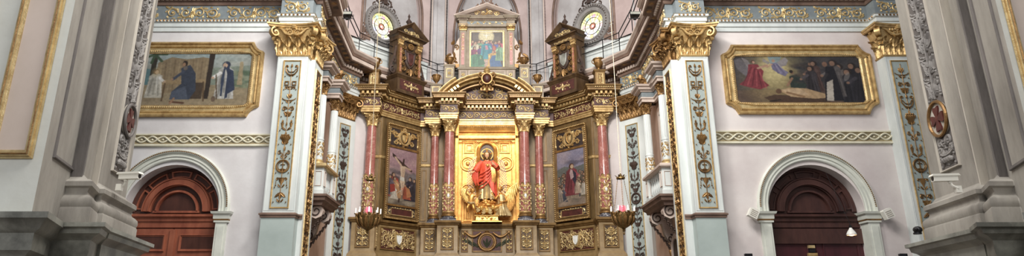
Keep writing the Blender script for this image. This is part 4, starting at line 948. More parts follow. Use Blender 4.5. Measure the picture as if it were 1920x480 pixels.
# ================================================================= FOREGROUND PIERS
def pier_plan(us, v=240): return [(X(u, v, Y), Y) for u, Y in us]
LP = pier_plan([(92,9.5),(150,10.9),(174,10.9),(190,11.6),(204,11.6),(257,13.2)])
lp = [(-13.5,9.5)]+LP+[(LP[-1][0]-.9,13.6),(-13.5,13.6)]
zp = Z(395,9.2)
def pier(label, plan, face_a, face_b, strip_u, cross_z, capn):
    """plan left->right; stone shafts on a moulded base and marble plinth"""
    xs = [p[0] for p in plan]; ys = [p[1] for p in plan]; ox, oy = sum(xs)/len(xs), min(ys)
    t = thing('stone_pier', label, 'pier', (ox, oy, 0)); pl = [(x-ox, y-oy) for x, y in plan]
    return t, pl
H = 12.5
ox, oy = LP[3]
tL = thing('stone_pier', 'massive grey stone pier with carved strip and cross medallion in the left foreground', 'pier', (ox, oy, 0))
q = [(x-ox, y-oy) for x, y in lp]
core = MB(); core.prism_xy([q[1], q[2], q[3], q[4], q[5], q[6], q[7], (q[7][0]-2.2, q[7][1]), (q[1][0]-.9,q[1][1]+1.5), (q[1][0]-.05,q[1][1]+.02)], zp, H)
part('shaft', core, M['stone'], tL, flat=True)
def band_on(name, a, b, mat, off, z0, z1, s0=0, s1=1):
    """a flat pilaster strip lying on the face a-b"""
    l = sqrt((b[0]-a[0])**2+(b[1]-a[1])**2); r = atan2(b[1]-a[1], b[0]-a[0]); m = MB(); m.box(l*s0, l*s1, -off, .02, z0, z1); o = MB(); o.merge(m, (a[0],a[1],0), r); return o
def local(a, b, m): r = atan2(b[1]-a[1], b[0]-a[0]); o = MB(); o.merge(m, (a[0],a[1],0), r); return o
def dist(a, b): return sqrt((a[0]-b[0])**2+(a[1]-b[1])**2)
part('dark_half_shaft', band_on('', q[2], q[3], None, .03, zp+.7, H, .05, .95), M['stone_dark'], tL, 'darker shaft')
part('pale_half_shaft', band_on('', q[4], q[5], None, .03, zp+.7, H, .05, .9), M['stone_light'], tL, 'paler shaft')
def stone_base(parent, path, zt, mats):
    b = MB(); b.sweep(path, [(-.2,zt),(.26,zt),(.26,zt+.26),(.24,zt+.30),(.26,zt+.36),(.25,zt+.44),(.20,zt+.49),(.15,zt+.52),(.13,zt+.58),(.15,zt+.64),(.20,zt+.67),(.20,zt+.75),(.15,zt+.79),(.06,zt+.82),(.0,zt+.9),(-.2,zt+.9)]); part('base_moulding', b, mats[0], parent)
    c = MB(); c.sweep(path, [(-.2,.2),(.26,.2),(.26,zt-.62),(.30,zt-.56),(.34,zt-.55),(.36,zt-.48),(.36,zt-.28),(.42,zt-.22),(.50,zt-.18),(.52,zt-.10),(.58,zt-.08),(.58,zt-.01),(.5,zt+.0),(-.2,zt+.0)]); part('plinth', c, mats[1], parent)
bp = [q[1],q[2],q[3],q[4],q[5],q[6],(q[6][0]-.5,q[6][1]+.02)]
stone_base(tL, bp[1:], zp, (M['stone'], M['plinth']))
# recessed panel on the outer face
l = dist(q[1], q[2]); m = MB()
panel_frame(m, l*.28, l*1.6, 4.05, H+2, .05, .04); part('panel_moulding', local(q[1], q[2], m), M['stone_dark'], tL)
# carved strip with cross on the inner face
def carved_strip(parent, a, b, s0, s1, z0, z1, zc, R, lab):
    l = dist(a, b); x0, x1 = l*s0, l*s1; xc = (x0+x1)/2; hw = (x1-x0)/2
    g = MB(); g.box(x0, x1, -.012, .01, z0, z1); part('strip_ground', local(a, b, g), M['stone_dark'], parent)
    f = MB(); panel_frame(f, x0, x1, z0, z1, .03, .05); part('strip_moulding', local(a, b, f), M['stone_light'], parent)
    lo, hi = zc-R*1.15, zc+R*1.2
    o = candelabra(xc, z0+.08, lo, hw*.85, 'SLB', .05); part('carving', local(a, b, o), M['carve'], parent); o = MB()
    nseg = max(3, int((z1-hi)/.5)); seq = ''.join('SDTVUBSL'[i % 8] for i in range(nseg))
    o.merge(candelabra(xc, hi, z1, hw*.85, seq, .06))
    for i in range(nseg*3):       # leafy filling
        zz = hi+(z1-hi)*(i+.5)/(nseg*3)
        for sg in (-1, 1): leaf(o, xc+sg*hw*.15, zz, pi/2-sg*(.6+.5*(i % 3)), hw*.8, hw*.2, .06, sg*.9)
    part('carving', local(a, b, o), M['carve'], parent)
    d = MB(); disc(d, xc, zc, R, -.05, .0, 28, 1.0); part('medallion', local(a, b, d), M['stone_light'], parent)
    rg = MB(); ring(rg, xc, zc, R, .035, 1, 28, -.05); part('medallion_rim', local(a, b, rg), M['gold_brown' if lab else 'stone_dark'], parent)
    c = MB(); r = R*.72
    for k in range(4):
        a0 = k*pi/2; pts = [(.06,-.1),(.75,-.42),(1,-.38),(.92,0),(1,.38),(.75,.42),(.06,.1)]
        c.prism_xz([(xc+r*(px*cos(a0)-pz*sin(a0)), zc+r*(px*sin(a0)+pz*cos(a0))) for px, pz in pts], -.085, -.04)
    c.ball((xc,-.07,zc), r*.16, .02, r*.16); part('red_cross', local(a, b, c), M['redcross'], parent)
    return l
carved_strip(tL, q[5], q[6], .30, .80, Z(325,12.4), H, Z(221,12.3), .33, False)
# white wall bay with the gold-edged rose panel, left foreground
wl = MB(); wl.prism_xy([(-13.5,9.5),(LP[0][0],9.5),(LP[0][0]-.33,10.45),(-13.5,10.45)], zp, 12.5); struct('wall_nave_left', wl, M['cream'], 'cream painted wall beside the left grey pier')
g = MB(); gx1, gz0 = X(66,240,9.5), Z(290,9.5)
gp = [(-13.4,12.9),(-13.4,gz0),(gx1,gz0),(gx1,12.9)]
def gold_panel(x0, x1, z0, lab, y):
    t = thing('gilt_edged_panel', lab, 'wall panel', ((x0+x1)/2, y, z0)); w = (x1-x0)/2
    p = MB(); p.box(-w, w, -.01, .0, 0, 7.2); part('rose_field', p, M['pinkpanel'], t)
    f = MB()
    f.fsweep([(-w,0),(w,0),(w,7.2),(-w,7.2)], [(-.07,0),(-.07,.02),(-.04,.03),(-.03,.06),(.03,.06),(.035,.03),(.06,.03),(.07,.0)]); part('gilt_moulding', f, M['gold_pale'], t)
    f2 = MB(); f2.fsweep([(-w,0),(w,0),(w,7.2),(-w,7.2)], [(-.015,.06),(0,.075),(.015,.06)]); part('gilt_fillet', f2, M['gold_brown'], t)
gold_panel(X(-2,240,9.5)-0.02+ .0, gx1, gz0, 'rose coloured panel with gilt moulding on the cream wall, far left foreground', 9.49)
gold_panel(X(-2,240,9.5)-3.2, X(-2,240,9.5)-.55, gz0, 'rose coloured panel with gilt moulding at the extreme left edge', 9.49)
bl = MB(); bl.sweep([(-13.5,9.5),(LP[0][0]+.0,9.5),(LP[1][0]-.12,LP[1][1]-.1)], [(-.2,.2),(.02,.2),(.02,zp-.66),(.06,zp-.6),(.12,zp-.55),(.12,zp-.3),(.2,zp-.24),(.26,zp-.12),(.3,zp-.1),(.3,zp-.01),(-.2,zp)])
struct('trim_9', bl, M['plinth'], 'grey marble plinth moulding under the cream wall, left foreground')
# --- right pier (plan given left to right: far end first)
RP = pier_plan([(1727,13.3),(1812,11.6),(1832,11.6),(1849,10.9),(1868,10.9),(1927,9.6)])
ox, oy = RP[2]; tR = thing('stone_pier', 'massive grey stone pier with carved strip and cross medallion in the right foreground', 'pier', (ox, oy, 0))
q = [(x-ox, y-oy) for x, y in RP]
core = MB(); core.prism_xy([(q[0][0]+.9,q[0][1]+.4)]+q+[(q[5][0]+1,q[5][1]+1.5),(q[0][0]+3.0,q[0][1]+.4)], zp, H); part('shaft', core, M['stone'], tR, flat=True)
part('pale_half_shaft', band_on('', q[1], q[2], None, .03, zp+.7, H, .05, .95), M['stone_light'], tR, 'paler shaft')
part('dark_half_shaft', band_on('', q[3], q[4], None, .03, zp+.7, H, .05, .95), M['stone_dark'], tR, 'darker shaft')
zpr = zp
stone_base(tR, [(q[0][0]+.5,q[0][1]+.02)]+q[:5]+[(q[4][0]+.35,q[4][1]-.5)], zpr, (M['stone'], M['plinth']))
carved_strip(tR, q[0], q[1], .30, .74, Z(318,12.5), H, Z(225,12.5), .36, True)
l = dist(q[4], q[5]); m = MB(); panel_frame(m, l*.2, l*.85, 4.0, H+2, .05, .04); part('panel_moulding', local(q[4], q[5], m), M['stone_dark'], tR)
wl = MB(); wl.prism_xy([(RP[5][0],9.6),(13.9,9.6),(13.9,10.4),(RP[5][0]+.6,10.4)], zp, 12.5); struct('wall_nave_right', wl, M['cream'], 'cream painted wall beside the right grey pier')
gx0 = X(1922,240,9.6)+.0
gold_panel(RP[5][0]+.16, RP[5][0]+3.0, gz0, 'rose coloured panel with gilt moulding on the cream wall, far right foreground', 9.59)
bl = MB(); bl.sweep([(RP[4][0]+.3,RP[4][1]-.3),(RP[5][0],9.6),(13.9,9.6)], [(-.2,.2),(.02,.2),(.02,zp-.66),(.06,zp-.6),(.12,zp-.55),(.12,zp-.3),(.2,zp-.24),(.26,zp-.12),(.3,zp-.1),(.3,zp-.01),(-.2,zp)])
struct('trim_10', bl, M['plinth'], 'grey marble plinth moulding under the cream wall, right foreground')
# ================================================================= TRIBUNES (balcony windows in the sanctuary side walls)
def fluted_column(label, x, y, z0, z1, r, group, warm):
    t = thing('fluted_column', label, 'column', (x, y, z0)); H = z1-z0; lo = H*.30
    def rf(rad, z, a): return rad*(1-.09*max(0, cos(a*14))) 
    s = MB(); s.lathe([(r*1.0,lo),(r*1.0,lo+.06)], seg=24); s.lathe([(r,lo+.06),(r*.97,lo+(H-lo)*.5),(r*.88,H-.02)], seg=84, rf=rf); part('fluted_shaft', s, M['white'] , t)
    b = MB(); b.lathe([(r*1.05,.14),(r*1.06,lo*.5),(r*1.04,lo-.04),(r*1.12,lo-.03),(r*1.12,lo+.02),(r,lo+.03)], seg=24); part('drum', b, M['white'], t)
    o = candelabra(0, .25, lo-.1, r*1.15, 'SLD', .016)
    rel = MB()
    for k in range(3): 
        c = MB(); c.add(o.v, o.f); a0 = -pi/2+(k-1)*1.7+ (pi if x > 0 else 0)*0
        c.warp(lambda xx, yy, z: ((r*1.05-yy)*cos(a0+xx/r*.8), (r*1.05-yy)*sin(a0+xx/r*.8), z)); rel.merge(c)
    part('gilt_garland', rel, M['gold'], t)
    bs = MB(); bs.lathe([(0,0),(r*1.5,0),(r*1.5,.05),(r*1.3,.07),(r*1.4,.1),(r*1.15,.13),(r*1.05,.15)], seg=20); part('base', bs, M['gold_pale'], t)
    c = round_capital(r*.88, .42, .07); c.warp(lambda a,b_,z: (a,b_,z+H-.42)); part('capital', c, M['gold_brown'], t)
    return t
def tribune(side, xc, xw, xb, ya, yb, zc, ye):
    """side=+1 left wall looking to +x. xc column x, xw wall x, xb balcony front x"""
    nm = 'left' if side > 0 else 'right'
    zbal = Z(306, 19.6); z_slab = Z(365,19.6)-.05
    fluted_column('nearer slender fluted white column of the %s tribune' % nm, xc, ya, zbal+.02, zc+.42, .14, None, side < 0)
    fluted_column('farther slender fluted white column of the %s tribune' % nm, xc, yb, zbal+.02, zc+.42, .14, None, side < 0)
    # window leaf between columns
    t = thing('tribune_window', 'dark framed window recess behind the columns of the %s tribune' % nm, 'window', (xw, (ya+yb)/2, z_slab+.3)); hw = (yb-ya)/2
    def turn(mb): o = MB(); o.merge(mb, (0,0,0), pi/2 if side > 0 else -pi/2); return o
    f = MB(); f.fsweep([(-hw*.62,0),(hw*.62,0),(hw*.62,zc-z_slab-.4),(-hw*.62,zc-z_slab-.4)], [(-.06,0),(-.06,.08),(0,.1),(.08,.08),(.1,.0)]); part('window_frame', turn(f), M['cornice_lt'], t)
    g = MB(); g.box(-hw*.6, hw*.6, -.03, .02, 0, zc-z_slab-.42); part('shutter', turn(g), M['stone'], t)
    # entablature of the tribune, breaking forward over each column
    t = thing('tribune_entablature', 'stepped cornice with gilt figures above the %s tribune columns' % nm, 'cornice', (xw, (ya+yb)/2, zc+.42)); d = abs(xc-xw)
    k = (yb-ya)/2; fw = .26
    path = [(-k-fw-.1,0),(-k-fw,-.0),(-k-fw,-d-.2),(-k+fw,-d-.2),(-k+fw,-d*.35),(k-fw,-d*.35),(k-fw,-d-.2),(k+fw,-d-.2),(k+fw,0),(k+fw+.1,0)]
    e = MB(); e.sweep(path, [(-.1,0),(0,0),(0,.1),(.04,.12),(.04,.17),(0,.18)]); part('architrave', turn(e), M['cornice_lt'], t)
    e = MB(); e.sweep(path, [(-.1,.18),(0,.18),(0,.38),(-.1,.38)]); part('frieze', turn(e), M['frieze'], t)
    e = MB(); e.sweep(path, [(-.1,.38),(.03,.38),(.05,.43),(.12,.45),(.14,.52),(.2,.55),(.22,.62),(-.2,.64)]); e.prism_xy(path, .36, .63); part('cornice', turn(e), M['cornice_lt'], t)
    for s_, yy in ((-1,-k),(1,k)):
        o = MB(); leaf3(o, yy, -d-.05, 0, -1, .62, .5, .16, .1, .1); leaf3(o, yy+.14, -d, .5, -.8, .62, .36, .1, .1, .08); leaf3(o, yy-.14, -d, -.5, -.8, .62, .36, .1, .1, .08)
        o.ball((yy,-d-.12,1.05), .1, .1, .12); volute(o, yy+.12, -d-.1, .82, 1, 0, .11, .05); volute(o, yy-.12, -d-.1, .82, -1, 0, .11, .05); o.ball((yy,-d-.02,.85), .15, .12, .2, 8, 5)
        part('gilt_finial', turn(o), M['gold_brown'], t)
    pd = MB(); pd.sweep([(-k*.6,-d*.4),(k*.6,-d*.4)], [(-.1,.64),(.0,.64),(.0,.9),(.08,.94),(.1,1.02),(-.1,1.04)]); pd.prism_xz([(-k*.7,1.02),(k*.7,1.02),(0,1.4)], -d*.5, 0); part('small_pediment', turn(pd), M['cornice_lt'], t)
    # balcony
    y0, y1 = 19.6, ye
    t = thing('balcony', 'small white balustraded balcony on scroll brackets, %s side of the sanctuary' % nm, 'balcony', (xb, y0, z_slab))
    D = abs(xw-xb)+.05; s = 1 if side > 0 else -1; L = y1-y0; zt = zbal-z_slab
    X_ = lambda v: -s*v      # distance behind the front towards the wall
    def bx(mb, a0, a1, b0, b1, c0, c1): xa, xb_ = sorted((X_(a0), X_(a1))); mb.box(xa, xb_, b0, b1, c0, c1)
    sl = MB(); pts = [(X_(D),-.05),(X_(-.02),-.05),(X_(-.02),L+.05),(X_(D),L+.05)]
    if s < 0: pts = pts[::-1]
    sl.sweep(pts, [(-.1,-.28),(.0,-.28),(.02,-.2),(.1,-.14),(.12,-.04),(.16,-.02),(.16,.05),(-.1,.06)]); bx(sl, 0, D, 0, L, -.26, .05); part('slab', sl, M['cornice'], t)
    sk = MB(); sk.sweep(pts, [(-.1,.05),(.03,.05),(.03,.2),(-.0,.22),(-.1,.22)]); part('lower_rail', sk, M['white'], t)
    for yy in (0, L):
        p = MB(); bx(p, 0, .34, yy-.0 if yy == 0 else yy-.3, .3 if yy == 0 else yy, .2, zt-.14); p_ = part('pedestal', p, M['white'], t)
        f = MB(); panel_frame(f, -.1, .1, .34, zt-.26, .015, .02); ff = MB(); ff.merge(f, (X_(.17), (0 if yy == 0 else yy-.3), 0), 0); ff.merge(f, (X_(0)+.0, yy+(.15 if yy == 0 else -.15), 0), pi/2*s); part('pedestal_panel', ff, M['cornice_lt'], t)
    hr = MB(); hr.sweep(pts, [(-.2,zt-.14),(.02,zt-.14),(.06,zt-.1),(.06,zt-.04),(.02,zt),(-.34,zt)]); part('handrail', hr, M['gold_pale' if s > 0 else 'cornice_lt'], t)
    nb = 6
    for i in range(nb):
        b = MB(); b.lathe([(.05,.2),(.05,.25),(.03,.28),(.065,.4),(.07,.46),(.035,.6),(.028,.7),(.05,.76),(.05,zt-.14)], (X_(.12), .36+(L-.72)*(i+.5)/nb, 0), 10); part('baluster', b, M['white'], t)
    fb = MB(); bx(fb, .34, D, -.0, .12, .2, zt-.14); part('end_wall', fb, M['white'], t)
    def console(yy, lab):
        c = MB(); Lc = 1.25; n = 24; pts2 = []
        # S-scroll outline in (distance from wall, z)
        prof = [(D-.05,-.28),(D+.02,-.42),(D-.02,-.6),(D-.2,-.68),(D-.34,-.62),(D-.38,-.74),(D-.42,-.95),(D-.5,-1.15),(D-.64,-1.25),(D-.7,-1.4),(.0,-1.42) if False else (.02,-1.38),(.02,-.28)]
        prof = [(max(.02,a),b) for a, b in prof]
        m = [(s*(a-D), b) for a, b in prof]
        c.prism_xz(m, yy-.13, yy+.13); part('bracket', c, M['cornice_lt'], t)
        g = MB()
        for yy2 in (yy-.135, yy+.135):
            for (a, b, r0, dd) in ((D-.2,-.44,.19,1),(D-.62,-1.12,.13,-1)):
                a = max(.12, a); pts3 = [(s*(a-D)+r0*(1-.8*i/18)*cos(pi/2+dd*2.6*pi*i/18), yy2, b+r0*(1-.8*i/18)*sin(pi/2+dd*2.6*pi*i/18)) for i in range(19)]; g.tube(pts3, [.03*(1-.5*i/18) for i in range(19)], 5)
        for i in range(7):
            k_ = i/6; a = D-.1-.55*k_; leaf3(g, s*(max(.1,a)-D+.05), yy, s, 0, -.7-.75*k_, .22, .1, .05, .02)
        part('gilt_scroll', g, M['cornice_dk'], t)
        f = MB(); f.lathe([(0,-.3),(.05,-.22),(.08,-.08),(.04,0)], (s*(.1-D), yy, -1.45), 8); part('pendant', f, M['gold_brown'], t)
    console(.28, 'near'); console(L-.28, 'far')
    return t
zc = Z(178, 19.8)
tribune(1, -5.47, -5.95, -5.17, 19.85, 21.55, zc, 21.1)
tribune(-1, 5.84, 6.22, 5.55, 19.85, 22.0, zc, 21.7)
# small arched niches below the balconies
def niche(label, x, y, z, side):
    t = thing('arched_niche', label, 'niche', (x, y, z)); o = MB(); A = [(-.42,-1.2)]+[(-.42*cos(pi*i/16), .42*sin(pi*i/16)) for i in range(17)]+[(.42,-1.2)]
    o.fsweep(A, [(.06,0),(.06,.05),(.0,.07),(-.04,.05),(-.1,.05),(-.14,.0)], closed=False); m = MB(); m.merge(o, (0,0,0), pi/2 if side > 0 else -pi/2); part('arch_moulding', m, M['cornice_lt'], t)
    o = MB(); o.prism_xz(A, -.01, .01); m = MB(); m.merge(o, (0,0,0), pi/2 if side > 0 else -pi/2); part('recess_shade_panel', m, M['dark'], t)  # flat sheet; the recess shade is painted in by its dark colour
niche('small arched niche under the left balcony', -5.94, 20.2, Z(478,20.2), 1)
niche('small arched niche under the right balcony', 6.21, 20.9, Z(468,20.9), -1)
# ================================================================= THE ALTARPIECE
ZR_BASE, ZR_PED, ZR_ARC, ZR_FR, ZR_COR, ZR_TOP = 3.95, 5.20, 9.50, 9.74, 10.12, 10.56
XO, XS, XI = 4.70, 2.24, 1.57        # outer, second, inner columns
YO, YS, YI, YN = 24.72, 26.3, 25.6, 26.55
hl = [(-5.12,25.2),(-5.12,24.34),(-4.36,24.34),(-4.36,24.86),(-2.92,26.46),(-2.66,26.46),(-2.66,26.0),(-1.96,26.0),(-1.96,25.28),(-1.24,25.28),(-1.24,26.22)]
def sym(p): return p+[(-x, y) for x, y in p[::-1]]
RT = sym(hl)
def centre_ab(pts):  # keep things relative to the altarpiece origin
    return pts
t_ent = thing('altarpiece_entablature', 'gilded entablature with scroll frieze crossing the whole altarpiece above its columns', 'entablature', (0,YN,ZR_ARC))
def rel(pts): return [(x, y-YN) for x, y in pts]
R = rel(RT); dz = -ZR_ARC
e = MB(); e.sweep(R, [(-.3,0),(0,0),(0,.08),(.02,.09),(.02,.16),(.05,.19),(.05,.24),(-.3,.24)]); part('architrave', e, M['gold'], t_ent)
e = MB(); e.sweep(R, [(-.3,.24),(0,.24),(0,.62),(-.3,.62)]); part('frieze', e, M['maroon'], t_ent)
e = MB(); e.sweep(R, [(-.3,.62),(.03,.62),(.05,.66),(.05,.69),(.08,.70),(.08,.80),(.12,.83),(.28,.85),(.28,.93),(.31,.94),(.31,.97),(.37,1.03),(.37,1.06),(-.35,1.08)]); part('cornice', e, M['wood_gold'], t_ent)
e = MB(); dentils(e, R, .71, .82, .08, .17, .09, .14); part('dentils', e, M['gold'], t_ent)
e = MB()
for i in range(len(R)-1):
    a, b = R[i], R[i+1]; l = dist(a, b)
    if l < .3: continue
    k = max(1, int(l/.08)); m = MB(); 
    for j in range(k): m.ball((l*(j+.5)/k, -.06, .65), .028, .02, .028, 5, 2)
    for j in range(k): m.ball((l*(j+.5)/k, -.33, .955), .022, .02, .022, 5, 2)
    e.merge(m, (a[0],a[1],0), atan2(b[1]-a[1], b[0]-a[0]))
part('bead_rows', e, M['gold_pale'], t_ent)
for i in range(len(R)-1):
    a, b = R[i], R[i+1]; l = dist(a, b)
    if l < .34: continue
    o = rinceau(.05, l-.05, .28, .58, None if l > .8 else 2, .026, leaves=4) if l > .8 else rinceau(.05, l-.05, .28, .58, 2, .02)
    part('frieze_scrolls', local(a, b, o), M['gold_pale'], t_ent)
# --- lower stage: pedestals and predella
t_pre = thing('predella', 'gilded base stage of the altarpiece with carved pedestal panels', 'altar base', (0,YN,0))
hb = [(-5.2,25.2),(-5.2,24.28),(-4.3,24.28),(-4.3,24.86),(-2.92,26.42),(-2.70,26.42),(-2.70,25.92),(-1.98,25.92),(-1.98,25.18),(-1.16,25.18),(-1.16,26.12)]
B = rel(sym(hb))
e = MB(); e.sweep(B, [(-.3,0),(.3,0),(.3,2.9),(.2,3.0),(.2,3.5),(.12,3.62),(.1,3.8),(.04,3.88),(.0,3.95),(0,5.0),(-.3,5.0)]); part('dado', e, M['tan'], t_pre)
e = MB(); e.sweep(B, [(-.3,5.0),(0,5.0),(.02,5.03),(.05,5.04),(.06,5.08),(.12,5.11),(.13,5.17),(.10,5.2),(-.5,5.21)]); part('ledge', e, M['wood_gold'], t_pre)
def base_panel(i, s0, s1, kind, ground='maroon', om='gold_pale', z0=4.06, z1=4.92):
    a, b = B[i], B[i+1]; l = dist(a, b); x0, x1 = s0*l, s1*l
    g = MB(); g.box(x0, x1, -.006, .01, z0, z1); gp = part('panel_field', local(a, b, g), M[ground], t_pre)
    f = MB(); panel_frame(f, x0, x1, z0, z1, .035, .035); part('panel_moulding', local(a, b, f), M['wood_gold'], gp)
    if kind == 'v': o = candelabra((x0+x1)/2, z0+.06, z1-.04, (x1-x0)*.48, 'TSUD' if i % 2 else 'SVDS', .036)
    elif kind == 's': 
        o = rinceau(x0+.04, x1-.04, z0+.04, z1-.04, 4, .04, leaves=7, mid=False); rinceau(x0+.04, x1-.04, z0+.04, z0+.42, 6, .03, leaves=5, mb=o, mid=False)
        rinceau(x0+.04, x1-.04, z1-.42, z1-.04, 6, .03, leaves=5, mb=o, mid=False)
        c = (x0+x1)/2; shield(o, c, (z0+z1)/2-.02, .42, .56, 0, .09)
        for sg in (-1, 1): spiral(o, c+sg*.2, z1-.18, .12, pi/2, -sg, 1.2, .035); spiral(o, c+sg*.2, z0+.16, .1, -pi/2, sg, 1.2, .03)
    elif kind == 'w':
        c = (x0+x1)/2; zc_ = (z0+z1)/2-.03; o = MB(); ring(o, c, zc_, .34, .05, 1.0, 28); ring(o, c, zc_, .27, .02, 1.0, 28)
        for k in range(22): a_ = 2*pi*k/22; leaf(o, c+.34*cos(a_), zc_+.34*sin(a_), a_+1.1, .12, .04, .05)
        for sg in (-1, 1):
            o.tube([(c+sg*(.25+.62*k/8), -.05, z1-.08-.17*sin(pi*k/8)) for k in range(9)], [.03+.03*sin(pi*k/8) for k in range(9)], 6)
            o.ball((c+sg*.9,-.05,z1-.08), .06,.04,.06); o.tube([(c+sg*.92,-.04,z1-.1),(c+sg*.94,-.04,z1-.42)], [.035,.012], 5)
        leaf(o, c, zc_+.32, pi/2, .16, .1, .08); rosette(o, c, z1-.06, .08)
        lv = MB()
        for sg in (-1, 1):
            for k in range(9): leaf(lv, c+sg*(.36+.06*k), zc_-.24+.03*k+.06*(k % 2), (0 if sg > 0 else pi)+sg*(.9-.25*(k % 4)), .24, .05, .04)
            leaf(lv, c, zc_-.22, pi/2+sg*.5, .36, .05, .05)
        leaf(lv, c, zc_-.24, pi/2, .42, .05, .05); part('laurel_leaves', local(a, b, lv), M['leafgreen'], gp)
    part('carved_relief', local(a, b, o), M['gold_brown' if kind == 'w' else om], gp)
    if kind == 's':
        sh = MB(); shield(sh, (x0+x1)/2, (z0+z1)/2-.02, .26, .38, -.09, .03); part('enamel_shield', local(a, b, sh), M['ceramic'], gp)
for i in range(len(B)-1):
    l = dist(B[i], B[i+1]); dx = B[i+1][0]-B[i][0]
    if i == 10: 
        base_panel(i, .24, .76, 'w'); base_panel(i, .05, .16, 'v'); base_panel(i, .84, .95, 'v')
    elif l > 1.8: base_panel(i, .08, .94, 's')
    elif l > .6 and abs(dx) > .5: base_panel(i, .2, .8, 'v', 'wood_brown')
    elif l > .4 and abs(dx) < .1: base_panel(i, .3, .75, 'v', 'wood_brown')
# --- wooden backing behind columns and wings
t_back = thing('altarpiece_backing', 'brown and gold wooden backing boards of the altarpiece between the columns', 'altarpiece backing', (0,YN,ZR_PED))
hk = [(-5.0,25.3),(-4.98,25.0),(-4.32,25.0),(-2.86,26.62),(-1.34,26.66)]
for s_ in (0, 1):
    pts = rel(hk) if s_ == 0 else [(-x, y) for x, y in rel(hk)[::-1]]
    e = MB(); e.sweep(pts, [(-.15,0),(0,0),(0,ZR_ARC-ZR_PED),(-.15,ZR_ARC-ZR_PED)]); part('board', e, M['backing'], t_back)
    e = MB(); zz = Z(310,26.5)-ZR_PED
    e.sweep(pts, [(0,zz-.06),(.03,zz-.05),(.05,zz),(.05,zz+.05),(.07,zz+.07),(.0,zz+.09)]); part('string_moulding', e, M['gold'], t_back)
    a, b = (pts[3], pts[4]) if s_ == 0 else (pts[0], pts[1]); l = dist(a, b)
    for x0, x1, zA, zB in ((.05,.25,.2,zz-.2),(.05,.25,zz+.2,4.1),(.95,1.25,.2,zz-.2),(.95,1.25,zz+.2,4.1)):
        f = MB(); panel_frame(f, x0, x1, zA, zB, .03, .03); part('panel_moulding', local(a, b, f), M['wood_gold'], t_back)
    a, b = (pts[1], pts[2]) if s_ == 0 else (pts[2], pts[3]); f = MB(); l = dist(a, b); panel_frame(f, l*.62 if s_ == 0 else .05, l-.04 if s_ == 0 else l*.38, .2, 4.1, .03, .03); part('panel_moulding', local(a, b, f), M['wood_gold'], t_back)
# --- columns
def marble_column(label, x, y, r, zsl):
    t = thing('marble_column', label, 'column', (x, y, ZR_PED)); z = lambda v: v-ZR_PED
    b = MB(); b.box(-r*1.5, r*1.5, -r*1.5, r*1.5, 0, .07); b.lathe([(0,.07),(r*1.5,.07),(r*1.5,.15),(r*1.25,.17),(r*1.2,.2)], seg=24); part('black_marble_base', b, M['marble_bw'], t)
    g = MB(); g.lathe([(r*1.2,.2),(r*1.38,.22),(r*1.38,.27),(r*1.15,.29),(r*1.2,.32),(r*1.08,.35)], seg=24); part('gilt_torus', g, M['gold_brown'], t)
    s = MB(); s.lathe([(r*1.02,.3),(r*1.04,1.0),(r*1.04,z(zsl)),(r,z(zsl)+.02),(r*.985,z(zsl)+1),(r*.9,z(8.97))], seg=28); part('shaft', s, M['marble'], t)
    o = MB(); z0, z1 = .42, z(zsl)
    for k in range(4):
        a0 = -pi/2+k*pi/2; c = candelabra(0, z0, z1, r*.62, 'TMSD' if k % 2 == 0 else 'SDVS', .026)
        for i in range(9):
            zz = z0+(z1-z0)*(i+.3)/9
            for sg in (-1, 1): leaf(c, sg*r*.2, zz, pi/2-sg*(.5+.7*(i % 2)), r*.75, r*.16, .035, sg*.9, 6, 3)
        c.warp(lambda xx, yy, zz: ((r*1.05-yy)*cos(a0+xx/r*.98), (r*1.05-yy)*sin(a0+xx/r*.98), zz)); o.merge(c)
    part('carved_sleeve', o, M['gold_pale'], t)
    rg = MB()
    for zz in (z0-.03, z1+.03): rg.lathe([(r*1.02,zz-.04),(r*1.12,zz-.02),(r*1.12,zz+.02),(r*1.02,zz+.04)], seg=24)
    for k in range(6): leaf3(rg, r*.98*cos(k*pi/3), r*.98*sin(k*pi/3), cos(k*pi/3), sin(k*pi/3), z1+.03, .2, .07, .02, .03)
    part('sleeve_ring', rg, M['gold'], t)
    e = MB(); a = -pi/2; e.ball((0,-r*1.12,z0+(z1-z0)*.62), r*.26, .03, r*.42, 10, 5); part('enamel_oval', e, M['ceramic'], t)
    c = round_capital(r*.9, ZR_ARC-8.97, .15); c.warp(lambda xx, yy, zz: (xx, yy, zz+z(8.97))); part('capital', c, M['gold'], t)
    return t
marble_column('outer left red marble column with carved gilt lower third, beside the crucifixion panel', -XO, YO, .205, 6.78)
marble_column('narrower red marble column standing left, set back behind the niche front column', -XS, YS, .175, 6.72)
marble_column('red marble column at the immediate left of the golden niche', -XI, YI, .215, 6.62)
marble_column('red marble column at the immediate right of the golden niche', XI, YI, .215, 6.62)
marble_column('narrower red marble column standing right, set back behind the niche front column', XS, YS, .175, 6.72)
marble_column('outer right red marble column with carved gilt lower third, beside the crowd scene panel', XO, YO, .205, 6.78)
